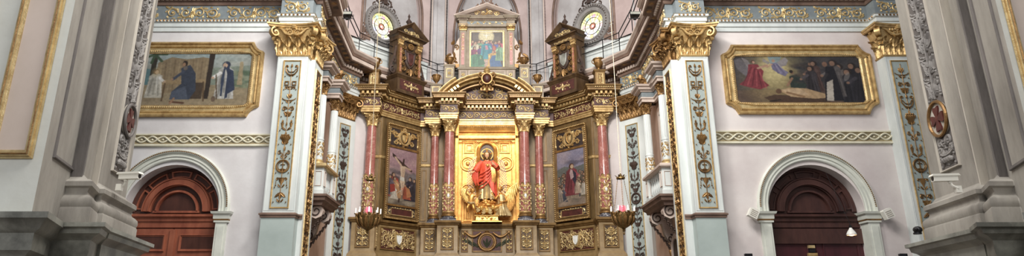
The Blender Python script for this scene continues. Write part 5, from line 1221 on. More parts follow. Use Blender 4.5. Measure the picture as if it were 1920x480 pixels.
# --- golden niche
N0 = ZR_PED+.02
t = thing('golden_niche', 'brightly lit golden niche panelling behind the central statue', 'niche', (0,YN,N0)); H0 = ZR_ARC-.0-N0
e = MB(); e.box(-1.34, 1.34, 0, .1, 0, H0); part('back_board', e, M['gold_bright'], t)
for s_ in (-1, 1):
    e = MB(); e.box(*sorted((s_*1.22, s_*1.36)), -.4, 0, 0, H0); part('side_pier', e, M['gold_bright'], t)
    e = MB(); panel_frame(e, *sorted((s_*1.245, s_*1.335)), .3, H0-.4, .015, .02, -.4); part('side_moulding', e, M['gold_bright'], t)
    for x0, x1, z0, z1 in ((.56,.98,3.1,3.55),(.56,.98,.15,.95)):
        e = MB(); a, b = sorted((s_*x0, s_*x1)); panel_frame(e, a, b, z0, z1, .05, .06); panel_frame(e, a+.1, b-.1, z0+.1, z1-.1, .03, .05); part('panel_moulding', e, M['gold_bright'], t)
    for zc_ in (1.42, 2.62):
        e = MB(); ring(e, s_*.82, zc_, .3, .045, 1, 26); ring(e, s_*.82, zc_, .2, .03, 1, 24); e.ball((s_*.82,-.03,zc_), .1, .04, .1); part('round_moulding', e, M['gold_bright'], t)
    e = MB(); panel_frame(e, *sorted((s_*.5, s_*1.08)), .1, 3.65, .03, .05); part('outer_frame', e, M['gold_bright'], t)
    e = MB()
    for k in range(6):      # feathered chains beside the figure
        for j in range(16): e.ball((s_*(.46+.055*k+.1*sin(pi*j/15)), -.09, 1.15+1.75*j/15-.05*k), .016, .02, .05, 5, 2)
    part('pearl_fringe', e, M['ceramic'], t, 'silvery pearl fringe')
e = MB(); e.sweep([(-1.36,.0),(-1.36,-.4),(1.36,-.4),(1.36,0)], [(.0,H0-.62),(0,H0-.62),(.0,H0-.5)]); 
e.sweep([(-1.3,-.02),(1.3,-.02)], [(0,H0-.6),(.06,H0-.58),(.08,H0-.5),(.16,H0-.46),(.18,H0-.34),(.26,H0-.30),(.28,H0-.2),(.34,H0-.14),(.36,H0-.02),(-.05,H0)])
part('top_cornice', e, M['gold_bright'], t)
e = MB(); beads_line(e, (-1.3,-.2,H0-.32), (1.3,-.2,H0-.32), 40, .03); beads_line(e, (-1.3,-.36,H0-.1), (1.3,-.36,H0-.1), 30, .035); part('cornice_beads', e, M['gold'], t)
za_ = 8.35-N0+.05   # arch of the aureole
e = MB(); A = [(-.34,1.2)]+[(-.34*cos(pi*i/18), za_-.05+.40*sin(pi*i/18)) for i in range(19)]+[(.34,1.2)]
e.fsweep(A, [(.05,0),(.05,.08),(0,.12),(-.05,.1),(-.12,.06),(-.12,0)], closed=False); part('aureole_arch', e, M['gold_bright'], t)
e = MB(); e.prism_xz([(a*.9, b) for a, b in A], -.02, .0); part('hollow_shade_panel', e, M['wood_brown'], t)  # flat brown panel; its dark colour paints the shade of a hollow
e = MB()
for i in range(29):
    a = pi*(i+.5)/29; r0, r1 = .50, (.84 if i % 2 else .72); c, s = cos(a), sin(a)
    e.add([(r0*c-.012*s,-.03,za_-.03+r0*s+.012*c),(r0*c+.012*s,-.03,za_-.03+r0*s-.012*c),(r1*c,-.03,za_-.03+r1*s),(r0*c,-.06,za_-.03+r0*s)], [(0,1,2),(0,3,2),(1,3,2)])
part('sun_rays', e, M['gold_pale'], t)
# --- tympanum and broken segmental pediment
t = thing('segmental_pediment', 'broken curved gilt pediment with carved tympanum over the golden niche', 'pediment', (0,YN,ZR_TOP)); yo = -.3
Rr = 2.5; zc_ = 1.05-Rr     # circle centre relative to ZR_TOP
a0 = math.asin(2.06/Rr)
tp = [(x/10*1.9/1.0*1, 0) for x in (-10,10)]
e = MB(); e.prism_xz([(-1.9,0),(1.9,0)]+[(Rr*.98*sin(a0*.9*(1-2*i/20)), zc_+Rr*.97*cos(a0*.9*(1-2*i/20))) for i in range(21)], yo+.1, yo+.3); part('tympanum', e, M['maroon'], t)
e = rinceau(-1.15, 1.15, .04, .52, 6, .03, leaves=5); rinceau(-.7, .7, .45, .8, 4, .022, mb=e); e.warp(lambda x,y,z:(x,y+yo+.1,z)); part('tympanum_relief', e, M['gold_pale'], t)
def arcp(s0, s1, R_=Rr, n=14, dz_=0): return [(R_*sin(a0*(s0+(s1-s0)*i/n)), zc_+dz_+R_*cos(a0*(s0+(s1-s0)*i/n))) for i in range(n+1)]
pr = [(-.16,-.1),(-.16,.12),(-.1,.16),(-.06,.34),(.0,.36),(.03,.42),(.09,.46),(.11,.46),(.12,-.1)]
for s_ in (-1, 1):
    pth = arcp(-1.06, -.56) if s_ < 0 else arcp(.56, 1.06)
    q_ = [(o, h+.55) for o, h in pr]
    e = MB(); e.fsweep(pth[::-1] if True else pth, [(o,h) for o,h in [(-a,b) for a,b in q_]][::-1] if False else [(a,b) for a,b in q_], closed=False, y=yo)
    e2 = MB(); e2.fsweep(pth[::-1], [(a, b) for a, b in q_], closed=False, y=yo); part('curved_cornice', e2, M['gold'], t)
    e = MB()
    for i in range(7):
        a = a0*(s_*(.6+.42*i/6)); rr = Rr-.22; m = MB(); m.box(-.05,.05,-.5-.3,-.3,-.07,.07); m.warp(lambda x,y,z: (x*cos(a)+z*sin(a)+rr*sin(a), y+yo+.02, -x*sin(a)+z*cos(a)+zc_+rr*cos(a))); e.merge(m)
    part('brackets', e, M['gold_pale'], t)
    e = MB(); th_ = [(Rr-.2)*0, 0]; pp_ = [(Rr*sin(a0*s_*k), zc_+Rr*cos(a0*s_*k)) for k in (.56,.72,.88,1.0)]
    e.prism_xz([(s_*.98,0),(s_*2.0,0)]+pp_[::-1], yo-.15, yo+.2) if s_ > 0 else e.prism_xz([(-2.0,0),(-.98,0)]+pp_, yo-.15, yo+.2); part('spandrel', e, M['maroon'], t)
e = MB(); e.fsweep(arcp(-.56,.56)[::-1], [(a, b+.12) for a, b in pr], closed=False, y=yo); part('inner_arch', e, M['gold'], t)
e = MB(); e.fsweep(arcp(-.6,.6,Rr-.3)[::-1], [(-.03,0),(-.03,.25),(.03,.25),(.03,0)], closed=False, y=yo); part('inner_fillet', e, M['wood_gold'], t)
e = MB()
for i in range(13):
    if i == 6: continue
    a = a0*(-.5+1.0*i/12); leaf(e, (Rr+.08)*sin(a), zc_+(Rr+.08)*cos(a), pi/2-a, .14, .07, .05)
e.warp(lambda x,y,z:(x,y+yo-.3,z)); part('cresting', e, M['gold_pale'], t)
t2 = thing('crowned_cartouche', 'round dark cartouche with scrolls and gilt crown at the peak of the curved pediment', 'cartouche', (0,YN+yo-.55,ZR_TOP+.75))
e = MB(); e.ball((0,0,.12), .17, .14, .2, 14, 8); part('orb', e, M['maroon'], t2)
e = MB(); ring(e, 0, .12, .22, .045, 1.1, 20, -.02)
for s_ in (-1, 1): spiral(e, s_*.24, .28, .13, pi/2, -s_, 1.2, .045); spiral(e, s_*.22, -.06, .12, -pi/2, s_, 1.2, .045); leaf(e, s_*.1, -.16, -pi/2+s_*.4, .3, .08, .06)
leaf(e, 0, -.15, -pi/2, .4, .09, .08); e.box(-.28,.28,-.03,.04,-.42,-.3); part('scroll_frame', e, M['gold_brown'], t2)
e = MB(); e.lathe([(.12,.36),(.13,.42),(.16,.46),(.12,.5),(.15,.56),(.1,.62),(.03,.64)], seg=14); e.ball((0,0,.68), .045); part('crown', e, M['gold'], t2)
# --- attic with the circular-glory picture
ZA = 11.35
t = thing('attic_frame', 'pale beige pedimented attic storey with red pilaster strips at the top of the altarpiece', 'attic storey', (0,YN,ZA)); zz = lambda v: Z(v,YN)-ZA
e = MB(); e.box(-1.28, 1.28, 0, .5, -1.0, zz(127)); e.sweep([(-1.28,.4),(-1.28,0),(1.28,0),(1.28,.4)], [(0,zz(131)),(.04,zz(130)),(.06,zz(127)),(0,zz(125))]); part('pedestal', e, M['tan_grey'], t)
for x0, x1 in ((-1.22,-.92),(-.82,-.1),(.1,.82),(.92,1.22)):
    e = MB(); panel_frame(e, x0, x1, zz(147), zz(133), .025, .03); part('pedestal_panel', e, M['cornice_lt'], t)
    if x1-x0 < .4: e = MB(); rosette(e, (x0+x1)/2, zz(140), .1); part('rosette', e, M['gold_pale'], t)
e = MB(); e.box(-1.26, 1.26, .1, .5, zz(127), zz(48)); part('wall_board', e, M['tan_grey'], t)
for s_ in (-1, 1):
    a, b = sorted((s_*.96, s_*1.24)); e = MB(); e.box(a, b, -.04, .12, zz(127), zz(50)); part('pilaster', e, M['tan_grey'], t)
    e = MB(); e.box(a+.07, b-.07, -.05, 0, zz(122), zz(62)); part('red_strip', e, M['marble'], t)
    e = candelabra((a+b)/2, zz(95), zz(62), .07, 'SDS', .014); e.warp(lambda x,y,z:(x,y-.05,z)); part('strip_relief', e, M['gold_pale'], t)
    c = rect_capital(.26, .12, .28, .05, 2); c.warp(lambda x,y,z:(x+(a+b)/2,y-.04,z+zz(57))); part('capital', c, M['gold'], t)
    e = MB()     # side scroll
    cx_ = s_*1.55
    spiral(e, cx_+s_*.08, zz(112), .26, pi/2, -s_, 1.3, .06); spiral(e, s_*1.40, zz(88), .13, -pi/2, -s_, 1.3, .035);
    for k in range(6): leaf(e, s_*(1.32+.06*k), zz(118-6*k if k < 3 else 84), (0 if s_ > 0 else pi)+s_*(.4+.3*k), .26, .06, .05, s_*.8)
    bp_ = [(s_*1.26,zz(124)),(s_*1.9,zz(124)),(s_*1.93,zz(116)),(s_*1.8,zz(108)),(s_*1.62,zz(104)),(s_*1.5,zz(97)),(s_*1.46,zz(88)),(s_*1.38,zz(78)),(s_*1.26,zz(70))]
    e3 = MB(); e3.prism_xz(bp_ if s_ > 0 else bp_[::-1], .0, .12); part('side_bracket', e3, M['cornice_lt'], t); e.box(*sorted((s_*1.26, s_*1.86)), -.02, .1, zz(127), zz(120))
    part('side_scroll', e, M['gold_brown'], t)
e = MB(); pth = [(-1.28,.4),(-1.28,-.06),(-.92,-.06),(-.92,0),(.92,0),(.92,-.06),(1.28,-.06),(1.28,.4)]
e.sweep(pth, [(-.1,zz(50)),(.02,zz(50)),(.04,zz(48)),(.04,zz(46)),(0,zz(46)),(0,zz(40)),(.03,zz(39)),(.05,zz(37)),(.12,zz(36)),(.14,zz(34)),(.18,zz(33)),(.18,zz(32)),(-.2,zz(31))]); part('entablature', e, M['tan_grey'], t)
e = MB(); dentils(e, pth, zz(38.6), zz(36.5), .04, .07, .035, .05); part('dentils', e, M['cornice'], t)
e = rinceau(-.85, .85, zz(45.5), zz(40.5), 6, .018); part('frieze_relief', e, M['gold_pale'], t)
e = MB(); e.box(-.9,.9,-.005,.01,zz(46),zz(40)); part('green_frieze', e, M['frieze'], t)
zb, zt_ = zz(31.5), zz(12); e = MB(); e.prism_xz([(-1.4,zb),(1.4,zb),(0,zt_)], -.02, .4); part('gable', e, M['wood_brown'], t)
e = MB(); e.fsweep([(1.52,zb-.02),(0,zt_+.06),(-1.52,zb-.02)], [(-.1,0),(-.09,.06),(-.05,.12),(.0,.2),(.03,.2),(.04,0)], closed=False, y=-.02); part('raking_cornice', e, M['cornice_lt'], t)
e = MB(); dd_ = MB()
for s_ in (-1, 1):
    for k in range(18): u_ = (k+.5)/18; e.box(s_*1.3*(1-u_)-.02, s_*1.3*(1-u_)+.02, -.09, 0, zb+.02+(zt_-zb-.16)*u_*1.0, zb+.07+(zt_-zb-.16)*u_)
part('gable_dentils', e, M['cornice'], t)
e = rinceau(-.62, .62, zb+.05, zb+.33, 4, .028, leaves=4); leaf(e, 0, zb+.28, pi/2, .16, .06, .05); part('gable_relief', e, M['gold'], t)
e = MB(); 
for s_ in (-1, 1): spiral(e, s_*.22, zt_+.12, .13, pi/2, s_, 1.2, .05); spiral(e, s_*.46, zt_+.0, .1, pi/2, s_, 1.2, .04)
ring(e, 0, zt_+.3, .2, .05); rosette(e, 0, zt_+.3, .12); part('top_crest', e, M['cornice'], t)
hh = zz(56)-zz(128.5); tp_ = thing('glory_painting', 'colourful painting of a gathered crowd beneath a glowing white disc, inside the attic', 'painting', (0,YN+.06,ZA+zz(128.5)))
canvas('canvas', pic_circle(), -.76, .76, .06, hh-.06, .02, tp_)
e = MB(); panel_frame(e, -.78, .78, .03, hh-.03, .05, .07, .03); part('frame', e, M['gold_pale'], tp_)
# urns on pedestals of the attic
def urn(label, x, y, z, r, h, flame=False, mat='gold_brown'):
    t = thing('urn', label, 'urn', (x, y, z)); e = MB()
    e.lathe([(0,0),(r*.6,0),(r*.6,h*.05),(r*.25,h*.12),(r*.22,h*.2),(r*.62,h*.38),(r*.78,h*.6),(r*.86,h*.78),(r*1.0,h*.82),(r*1.0,h*.88),(r*.8,h*.9),(r*.1,h*.92)], seg=18, rf=lambda R_, z_, a: R_*(1+(.07*cos(8*a) if h*.3 < z_ < h*.79 else 0)))
    part('bowl', e, M[mat], t)
    f = MB()
    for s_ in (-1, 1): f.tube([(s_*r*.7,0,h*.5),(s_*r*1.1,0,h*.6),(s_*r*1.15,0,h*.74),(s_*r*.9,0,h*.8)], r*.09, 5)
    part('handles', f, M[mat], t)
    f = MB()
    if flame: f.lathe([(r*.3,h*.92),(r*.5,h*1.05),(r*.45,h*1.2),(r*.1,h*1.45),(0,h*1.5)], seg=10)
    else: f.lathe([(r*.25,h*.9),(r*.3,h*.95),(r*.1,h),(0,h*1.02)], seg=10)
    part('finial', f, M[mat], t); return t
for s_, nm in ((-1,'left'),(1,'right')):
    urn('small dark flame finial urn on the %s corner of the attic gable' % nm, s_*1.12, YN-.02, Z(31,YN)+.02, .11, .24, True, 'cornice_dk')
    x = s_*1.68; t = thing('urn_pedestal', 'grey beige pedestal block %s of the attic picture' % nm, 'pedestal', (x, YN-.1, ZR_TOP)); z1 = Z(125,YN)-ZR_TOP
    e = MB(); e.box(-.22,.22,-.15,.3,0,z1); e.sweep([(-.22,.3),(-.22,-.15),(.22,-.15),(.22,.3)], [(0,z1-.1),(.04,z1-.06),(.05,z1),(-.2,z1+.01)]); part('block', e, M['tan_grey'], t)
    f = MB(); panel_frame(f, -.13,.13,z1-.62,z1-.2,.02,.03,-.15); part('panel_moulding', f, M['gold_pale'], t)
    f = MB(); rosette(f, 0, z1-.41, .09); f.warp(lambda a,b,c:(a,b-.15,c)); part('rosette', f, M['gold_pale'], t)
    urn('dark bronze urn on the pedestal %s of the attic picture' % nm, x, YN-.1, ZR_TOP+z1+.01, .19, .42)
    x = s_*XS; t = thing('urn_pedestal', 'low gilt pedestal above the set-back column on the %s' % nm, 'pedestal', (x, YS-.05, ZR_TOP)); z1 = Z(161,YS)-ZR_TOP
    e = MB(); e.box(-.24,.24,-.2,.3,0,z1); e.sweep([(-.24,.3),(-.24,-.2),(.24,-.2),(.24,.3)], [(0,z1-.08),(.04,z1-.05),(.05,z1),(-.2,z1+.01)]); part('block', e, M['tan_grey'], t)
    f = MB(); panel_frame(f, -.15,.15,.1,z1-.14,.02,.03,-.2); rosette(f, 0, z1/2, .08); part('panel_moulding', f, M['gold_pale'], t)
    urn('bronze urn above the set-back column on the %s of the curved pediment' % nm, x, YS-.1, ZR_TOP+z1+.01, .2, .5)
    x = s_*XO; t = thing('urn_pedestal', 'tall gilt pedestal above the outer marble column on the %s' % nm, 'pedestal', (x, YO, ZR_TOP)); z1 = Z(134,YO)-ZR_TOP
    e = MB(); e.box(-.2,.2,-.2,.2,0,z1); e.sweep([(-.2,.2),(-.2,-.2),(.2,-.2),(.2,.2)], [(0,z1-.1),(.04,z1-.06),(.06,z1),(-.2,z1+.01)]); part('block', e, M['wood_gold'], t)
    f = MB(); panel_frame(f, -.12,.12,.1,z1-.16,.02,.03,-.2); f.merge(candelabra(0,.14,z1-.2,.09,'SD',.02), (0,-.2,0)); part('panel_relief', f, M['gold_pale'], t)
    urn('bronze urn above the outer marble column on the %s' % nm, x, YO, ZR_TOP+z1+.01, .24, .62)
# --- wings: picture panel, armorial aedicule above
PLn, PRn = (X(720,240,24.8)+.02, 24.9), (X(795,240,26.5)-.06, 26.42)
LW = dist(PLn, PRn); rw = atan2(PRn[1]-PLn[1], PRn[0]-PLn[0])
def wing(s_, nm, arr, lab, clab):
    if s_ < 0: loc, rot = PLn, rw
    else: loc, rot = (-PRn[0], PRn[1]), -rw
    t = thing('wing_painting', lab, 'painting', (loc[0], loc[1], 5.22), rot); L = LW
    fl_ = (lambda x: x) if s_ < 0 else (lambda x: L-x)
    z = lambda v: v-5.22
    e = MB(); panel_frame(e, .14, L-.16, z(5.30), z(9.2), .08, .09); e.fsweep(rectpath(.14,L-.16,z(5.30),z(9.2)), [(-.16,0),(-.14,.05),(-.10,.05),(-.09,0)]); part('frame', e, M['wood_gold'], t)
    b = MB()
    for x, zz_, a in resample(rectpath(.14,L-.16,z(5.30),z(9.2)), .085): b.ball((x,-.1,zz_), .032, .03, .032, 5, 2)
    part('frame_beads', b, M['gold'], t)
    e = MB(); e.box(.2, L-.22, -.03, .02, z(8.30), z(9.14)); part('upper_field', e, M['dark'], t)
    o = MB(); c = L/2-.01; zc_ = z(8.72); ring(o, c, zc_-.02, .27, .06, 1.05, 24); rosette(o, c, zc_+.36, .1, .06); shield(o, c, zc_-.03, .3, .4, 0, .08)
    for sg in (-1, 1):
        spiral(o, c+sg*.46, zc_+.12, .15, 0, sg, 1.3, .04, leaves=4); spiral(o, c+sg*.42, zc_-.22, .12, pi, -sg, 1.3, .035, leaves=3); leaf(o, c+sg*.3, zc_+.1, (0 if sg > 0 else pi)+sg*.3, .5, .07, .06, -sg*.5)
        ring(o, c+sg*.76, zc_+.28, .05, .02, 1, 12); o.tube([(c+sg*.76,-.03,zc_+.2),(c+sg*.76,-.03,zc_-.2)], .018, 5); o.ball((c+sg*.76,-.03,zc_-.24), .05, .03, .07); o.ball((c+sg*.76,-.03,zc_+.05), .04, .03, .05)
    for k in range(10): a = 2*pi*k/10; leaf(o, c+.28*cos(a), zc_-.02+.28*sin(a), a+.9, .16, .05, .06)
    o.warp(lambda x,y,zz_:(x,y-.03,zz_)); part('wreath_relief', o, M['gold'], t)
    e = MB(); e.box(.2, L-.22, -.07, .0, z(8.22), z(8.31)); e.box(.2, L-.22, -.07, .0, z(5.80), z(5.88)); part('rails', e, M['gold_brown'], t)
    canvas('canvas', arr, .2, L-.22, z(5.87), z(8.23), -.035, t, label=clab)
    e = MB(); e.box(.2, L-.22, -.03, .02, z(5.36), z(5.80)); part('lower_field', e, M['dark'], t)
    e = MB(); e.box(.45, L-.47, -.05, .0, z(5.44), z(5.72)); part('tablet', e, M['maroon'], t)
    o = MB(); panel_frame(o, .45, L-.47, z(5.44), z(5.72), .02, .03, -.05)
    for x in (.32, L-.34):
        for a in (.6, 2.2, 3.8, 5.4): leaf(o, x, z(5.58), a, .2, .05, .05)
    rosette(o, c, z(5.75), .07); 
    for k in range(8): o.ball((.55+(L-1.12)*k/7, -.06, z(5.73)+.015*(k % 2)), .05, .02, .02)
    part('tablet_relief', o, M['gold_pale'], t)
    # armorial aedicule
    yb = -.12; t = thing('armorial_aedicule', 'dark gilt gabled aedicule with a coat of arms above the %s wing' % nm, 'aedicule', (loc[0]-sin(rot)*0, loc[1], ZR_TOP), rot); x0, x1 = .34, L-.30
    if s_ > 0: x0, x1 = .30, L-.34
    z = lambda v: v-ZR_TOP
    e = MB(); e.box(x0-.05, x1+.05, yb-.2, .5, 0, .78); e.sweep([(x0-.05,.5),(x0-.05,yb-.2),(x1+.05,yb-.2),(x1+.05,.5)], [(0,0),(.06,.0),(.06,.08),(.0,.14)]); e.sweep([(x0-.05,.5),(x0-.05,yb-.2),(x1+.05,yb-.2),(x1+.05,.5)], [(0,.66),(.03,.68),(.05,.74),(.09,.78),(.09,.83),(-.2,.84)]); part('plinth', e, M['wood_brown'], t)
    e = MB(); e.box(x0+.08, x1-.08, yb-.21, yb, .18, .62); part('red_field', e, M['maroon'], t)
    o = rinceau(x0+.3, x1-.3, .22, .58, 6, .024, leaves=3); o.warp(lambda x,y,zz_:(x,y+yb-.21,zz_)); part('red_field_scrolls', o, M['gold_pale'], t)
    zt2 = z(13.05)
    e = MB(); e.box(x0+.05, x1-.05, yb, .45, .84, zt2); part('body', e, M['wood_brown'], t)
    for a, b in ((x0+.08, x0+.26), (x1-.26, x1-.08)):
        e = MB(); e.box(a, b, yb-.08, yb, .86, zt2-.1); part('pilaster', e, M['gold_brown'], t)
        e = MB(); e.box(a+.05, b-.05, yb-.1, yb, 1.0, zt2-.4); part('red_strip', e, M['marble'], t)
        e = candelabra((a+b)/2, 1.0, zt2-.4, .05, 'SDSD', .014); e.warp(lambda x,y,zz_:(x,y+yb-.1,zz_)); part('strip_relief', e, M['gold'], t)
        c_ = rect_capital(.16, .08, .22, .04, 2); c_.warp(lambda x,y,zz_:(x+(a+b)/2,y+yb-.08,zz_+zt2-.24)); part('capital', c_, M['gold'], t)
    c = (x0+x1)/2; zc_ = (.84+zt2)/2; e = MB(); shield(e, c, zc_+.02, .62, .86, yb, .1); part('shield', e, M['cornice_dk'], t)
    e = MB(); shield(e, c, zc_+.02, .40, .58, yb-.1, .04); part('shield_field', e, M['plinth' if s_ > 0 else 'maroon'], t, 'bluish grey shield field' if s_ > 0 else None)
    o = MB(); 
    for sg in (-1, 1):
        for k in range(5): spiral(o, c+sg*(.36+.04*(k % 2)), zc_+.5-.25*k, .10, pi/2, -sg if k % 2 else sg, 1.2, .035)
        o.tube([(c+sg*.06,-.02,zc_-.25),(c+sg*.06,-.02,zc_+.28)], .012, 5)
    ring(o, c, zc_+.62, .12, .04); rosette(o, c, zc_+.62, .08); leaf(o, c, zc_-.45, -pi/2, .35, .1, .08); leaf(o, c, zc_-.42, -pi/2+.7, .3, .07, .06); leaf(o, c, zc_-.42, -pi/2-.7, .3, .07, .06)
    o.warp(lambda x,y,zz_:(x,y+yb-.08,zz_)); part('shield_scrolls', o, M['gold_brown'], t)
    e = MB(); pth = [(x0,.4),(x0,yb-.1),(x1,yb-.1),(x1,.4)]
    e.sweep(pth, [(-.05,zt2),(.0,zt2),(0,zt2+.16),(.05,zt2+.2),(.1,zt2+.24),(.14,zt2+.25),(.14,zt2+.3),(-.3,zt2+.32)]); part('entablature', e, M['wood_brown'], t)
    o = rinceau(x0+.2, x1-.2, zt2+.02, zt2+.15, 8, .014, leaves=2); o.warp(lambda x,y,zz_:(x,y+yb-.1,zz_)); part('entablature_relief', o, M['gold_pale'], t)
    zb_ = zt2+.31; zt_ = zb_+.52; e = MB(); e.prism_xz([(x0-.1,zb_),(x1+.1,zb_),(c,zt_)], yb-.08, .4); part('gable', e, M['dark'], t)
    e = MB(); e.fsweep([(x1+.2,zb_),(c,zt_+.08),(x0-.2,zb_)], [(-.12,0),(-.1,.06),(-.05,.1),(0,.18),(.04,.18),(.05,-.4),(-.12,-.4)], closed=False, y=yb-.08); part('raking_cornice', e, M['wood_brown'], t)
    o = rinceau(c-.45, c+.45, zb_+.03, zb_+.26, 4, .022, leaves=3); o.warp(lambda x,y,zz_:(x,y+yb-.1,zz_)); part('gable_relief', o, M['gold_pale'], t)
    e = MB(); e.lathe([(0,0),(.12,0),(.12,.05),(.05,.1),(.14,.24),(.05,.36),(.03,.44),(.06,.5),(.02,.6),(0,.66)], (c, yb+.1, zt_), 12); part('finial', e, M['cornice_dk'], t)
    for sg, xx in ((-1,x0+.05),(1,x1-.05)):
        e = MB(); spiral(e, xx+sg*.16, 1.05, .17, pi/2, -sg, 1.4, .06); spiral(e, xx+sg*.1, 1.5, .1, -pi/2, -sg, 1.3, .05)
        e.tube([(xx,-.02,zt2-.3),(xx+sg*.08,-.02,1.7),(xx+sg*.22,-.02,1.35),(xx+sg*.3,-.02,1.05)], .05, 6); part('side_scroll', e, M['cornice_dk'], t)
    if s_ < 0: pass
wing(-1, 'left', pic_cross(), 'tall framed crucifixion painting with carved wreath field in the left altarpiece wing', 'crucifixion painting under a pinkish sky')
wing(1, 'right', pic_crowd(), 'tall framed painting of a robed figure before a crowd in the right altarpiece wing', 'painting of a robed figure and a crowd')
# ================================================================= FIGURES
def skin_fig(name, chains, mat, parent, sub=2):
    """chains: list of [(x,y,z,r),...]; points closer than 1 mm are welded; the first point is the root"""
    vs = []; rs = []; es = []
    def vid(p):
        for i, q in enumerate(vs):
            if abs(q[0]-p[0])+abs(q[1]-p[1])+abs(q[2]-p[2]) < .001: return i
        vs.append(p[:3]); rs.append(p[3]); return len(vs)-1
    for c in chains:
        ids = [vid(p) for p in c]
        es += [(a, b) for a, b in zip(ids, ids[1:])]
    me = bpy.data.meshes.new(name); me.from_pydata(vs, es, []); me.materials.append(mat)
    o = bpy.data.objects.new(name, me); COL.objects.link(o); o.parent = parent
    m = o.modifiers.new('skin', 'SKIN'); m.use_smooth_shade = True
    sv = me.skin_vertices[0].data
    for i, r in enumerate(rs): sv[i].radius = (r, r); sv[i].use_root = (i == 0)
    s = o.modifiers.new('sub', 'SUBSURF'); s.levels = s.render_levels = sub
    return o
def arm_chain(sh, el, wr, k=1.0, hd=(0,0,-1), side=(1,0,0)):
    """upper arm, forearm, palm and five fingers; k scales thickness, hd is the hand direction, side the spread direction"""
    sh, el, wr, hd, side = [np.array(p, float) for p in (sh, el, wr, hd, side)]; hd /= np.linalg.norm(hd); side /= np.linalg.norm(side)
    t = lambda p, r: (float(p[0]), float(p[1]), float(p[2]), r*k)
    palm = wr+hd*.055*k; kn = wr+hd*.10*k; ch = [[t(sh,.058),t((sh+el)/2,.052),t(el,.042),t((el+wr)/2,.038),t(wr,.026),t(palm,.034)]]
    for i, L in enumerate((.062,.075,.07,.055)):
        b = kn+side*(.024*(i-1.5))*k; m = b+hd*L*.6*k+np.array((0,-.012,0))*k; e = b+hd*L*k+np.array((0,-.034,0))*k
        ch.append([t(palm,.034), t(b,.0115), t(m,.0095), t(e,.008)])
    b = palm-side*.04*k; ch.append([t(palm,.034), t(b,.013), t(b+(hd*.03-side*.025)*k,.010), t(b+(hd*.055-side*.03)*k,.0085)])
    return ch
def face(mb, c, r, look=(0,-1)):
    """head with brow, nose, mouth, chin and ears, r = half head height, facing look"""
    a = atan2(look[1], look[0])+pi/2; h = MB(); rows = []
    prof = [(-1.0,.10,.02),(-.92,.32,-.06),(-.75,.48,-.08),(-.5,.60,-.04),(-.2,.68,0),(.1,.74,0),(.4,.74,.02),(.7,.60,.04),(.9,.36,.05),(1.0,.05,.05)]
    for z, w, oy in prof:
        rows.append([(r*w*.95*cos(2*pi*j/16), r*(oy+w*1.12*sin(2*pi*j/16)), r*z) for j in range(16)])
    h.grid(rows, True)
    h.ball((0,-.80*r,-.12*r), .10*r, .16*r, .17*r, 6, 4)                       # nose
    for s in (-1, 1):
        h.ball((s*.26*r,-.70*r,.06*r), .12*r, .08*r, .06*r, 6, 3); h.ball((s*.26*r,-.72*r,.20*r), .17*r, .08*r, .045*r, 6, 3); h.ball((s*.72*r,.05*r,0), .08*r, .14*r, .2*r, 6, 3)
    h.ball((0,-.70*r,-.42*r), .2*r, .09*r, .045*r, 6, 3); h.ball((0,-.70*r,-.52*r), .16*r, .09*r, .045*r, 6, 3); h.ball((0,-.62*r,-.78*r), .2*r, .12*r, .14*r, 6, 3)
    mb.merge(h, c, a)
def gown(rows_def, folds=11, amp=.07, seg=66, ph=0, hemf=None):
    """rows_def: (z, rx, ry, cx, cy, fold strength)"""
    mb = MB(); rows = []
    for z, rx, ry, cx, cy, f in rows_def:
        r = []
        for j in range(seg):
            a = 2*pi*j/seg; q = 1+amp*f*(sin(folds*a+ph+z*1.3)+.45*sin((folds*2-5)*a+z*2.1))
            zz = z+(hemf(a) if hemf and z == rows_def[0][0] else 0)
            r.append((cx+rx*q*cos(a), cy+ry*q*sin(a), zz))
        rows.append(r)
    mb.grid(rows, True); return mb
# --- central statue
zf_ = Z(376, 26.15); t = thing('statue', 'robed bearded statue in a red mantle standing on clouds in the golden niche', 'statue', (0,26.15,zf_)); Hs = 2.06
shL, shR = (-.22,0,1.66), (.22,0,1.66)
body = [[(0,0,1.05,.17),(0,0,1.3,.17),(0,0,1.52,.17),(0,0,1.68,.10),(0,0,1.78,.062),(0,-.01,1.86,.06)], [(0,0,1.52,.17),(-.22,0,1.64,.075)], [(0,0,1.52,.17),(.22,0,1.64,.075)]]
def join(sh, rest): rest[0][0] = sh; return rest
body += join((-.22,0,1.64,.075), arm_chain((-.22,0,1.64),(-.42,-.10,1.32),(-.60,-.24,1.14), 1.1, (-.5,-.5,-.35), (.3,-.2,.9)))
body += join((.22,0,1.64,.075), arm_chain((.22,0,1.64),(.42,-.14,1.36),(.30,-.34,1.46), 1.1, (-.6,-.3,.5), (.3,-.2,.9)))
body += [[(0,0,1.05,.17),(-.11,0,.9,.11),(-.13,-.03,.5,.075),(-.14,0,.1,.045),(-.15,-.14,.03,.038),(-.16,-.22,.02,.03)], [(0,0,1.05,.17),(.11,0,.9,.11),(.14,-.12,.52,.075),(.15,-.02,.1,.045),(.16,-.16,.03,.038),(.17,-.24,.02,.03)]]
skin_fig('body', body, M['skin'], t)
e = MB(); face(e, (0,-.02,1.93), .145); part('head', e, M['skin'], t)
e = MB()
rows = []
for z, w in ((1.62,.10),(1.72,.13),(1.82,.15),(1.92,.155),(2.0,.15),(2.07,.11),(2.1,.03)):
    rows.append([(w*1.02*cos(a)*(1+.05*sin(9*a)), .02+w*1.0*sin(a)*(1+.05*sin(9*a)), z) for a in [(-.30+1.6*j/15)*pi for j in range(16)]])
e.grid(rows); e.merge(MB().add([], []))
e.ball((0,-.09,1.80), .06,.05,.09, 8, 4); part('hair_and_beard', e, M['gold_brown'], t)
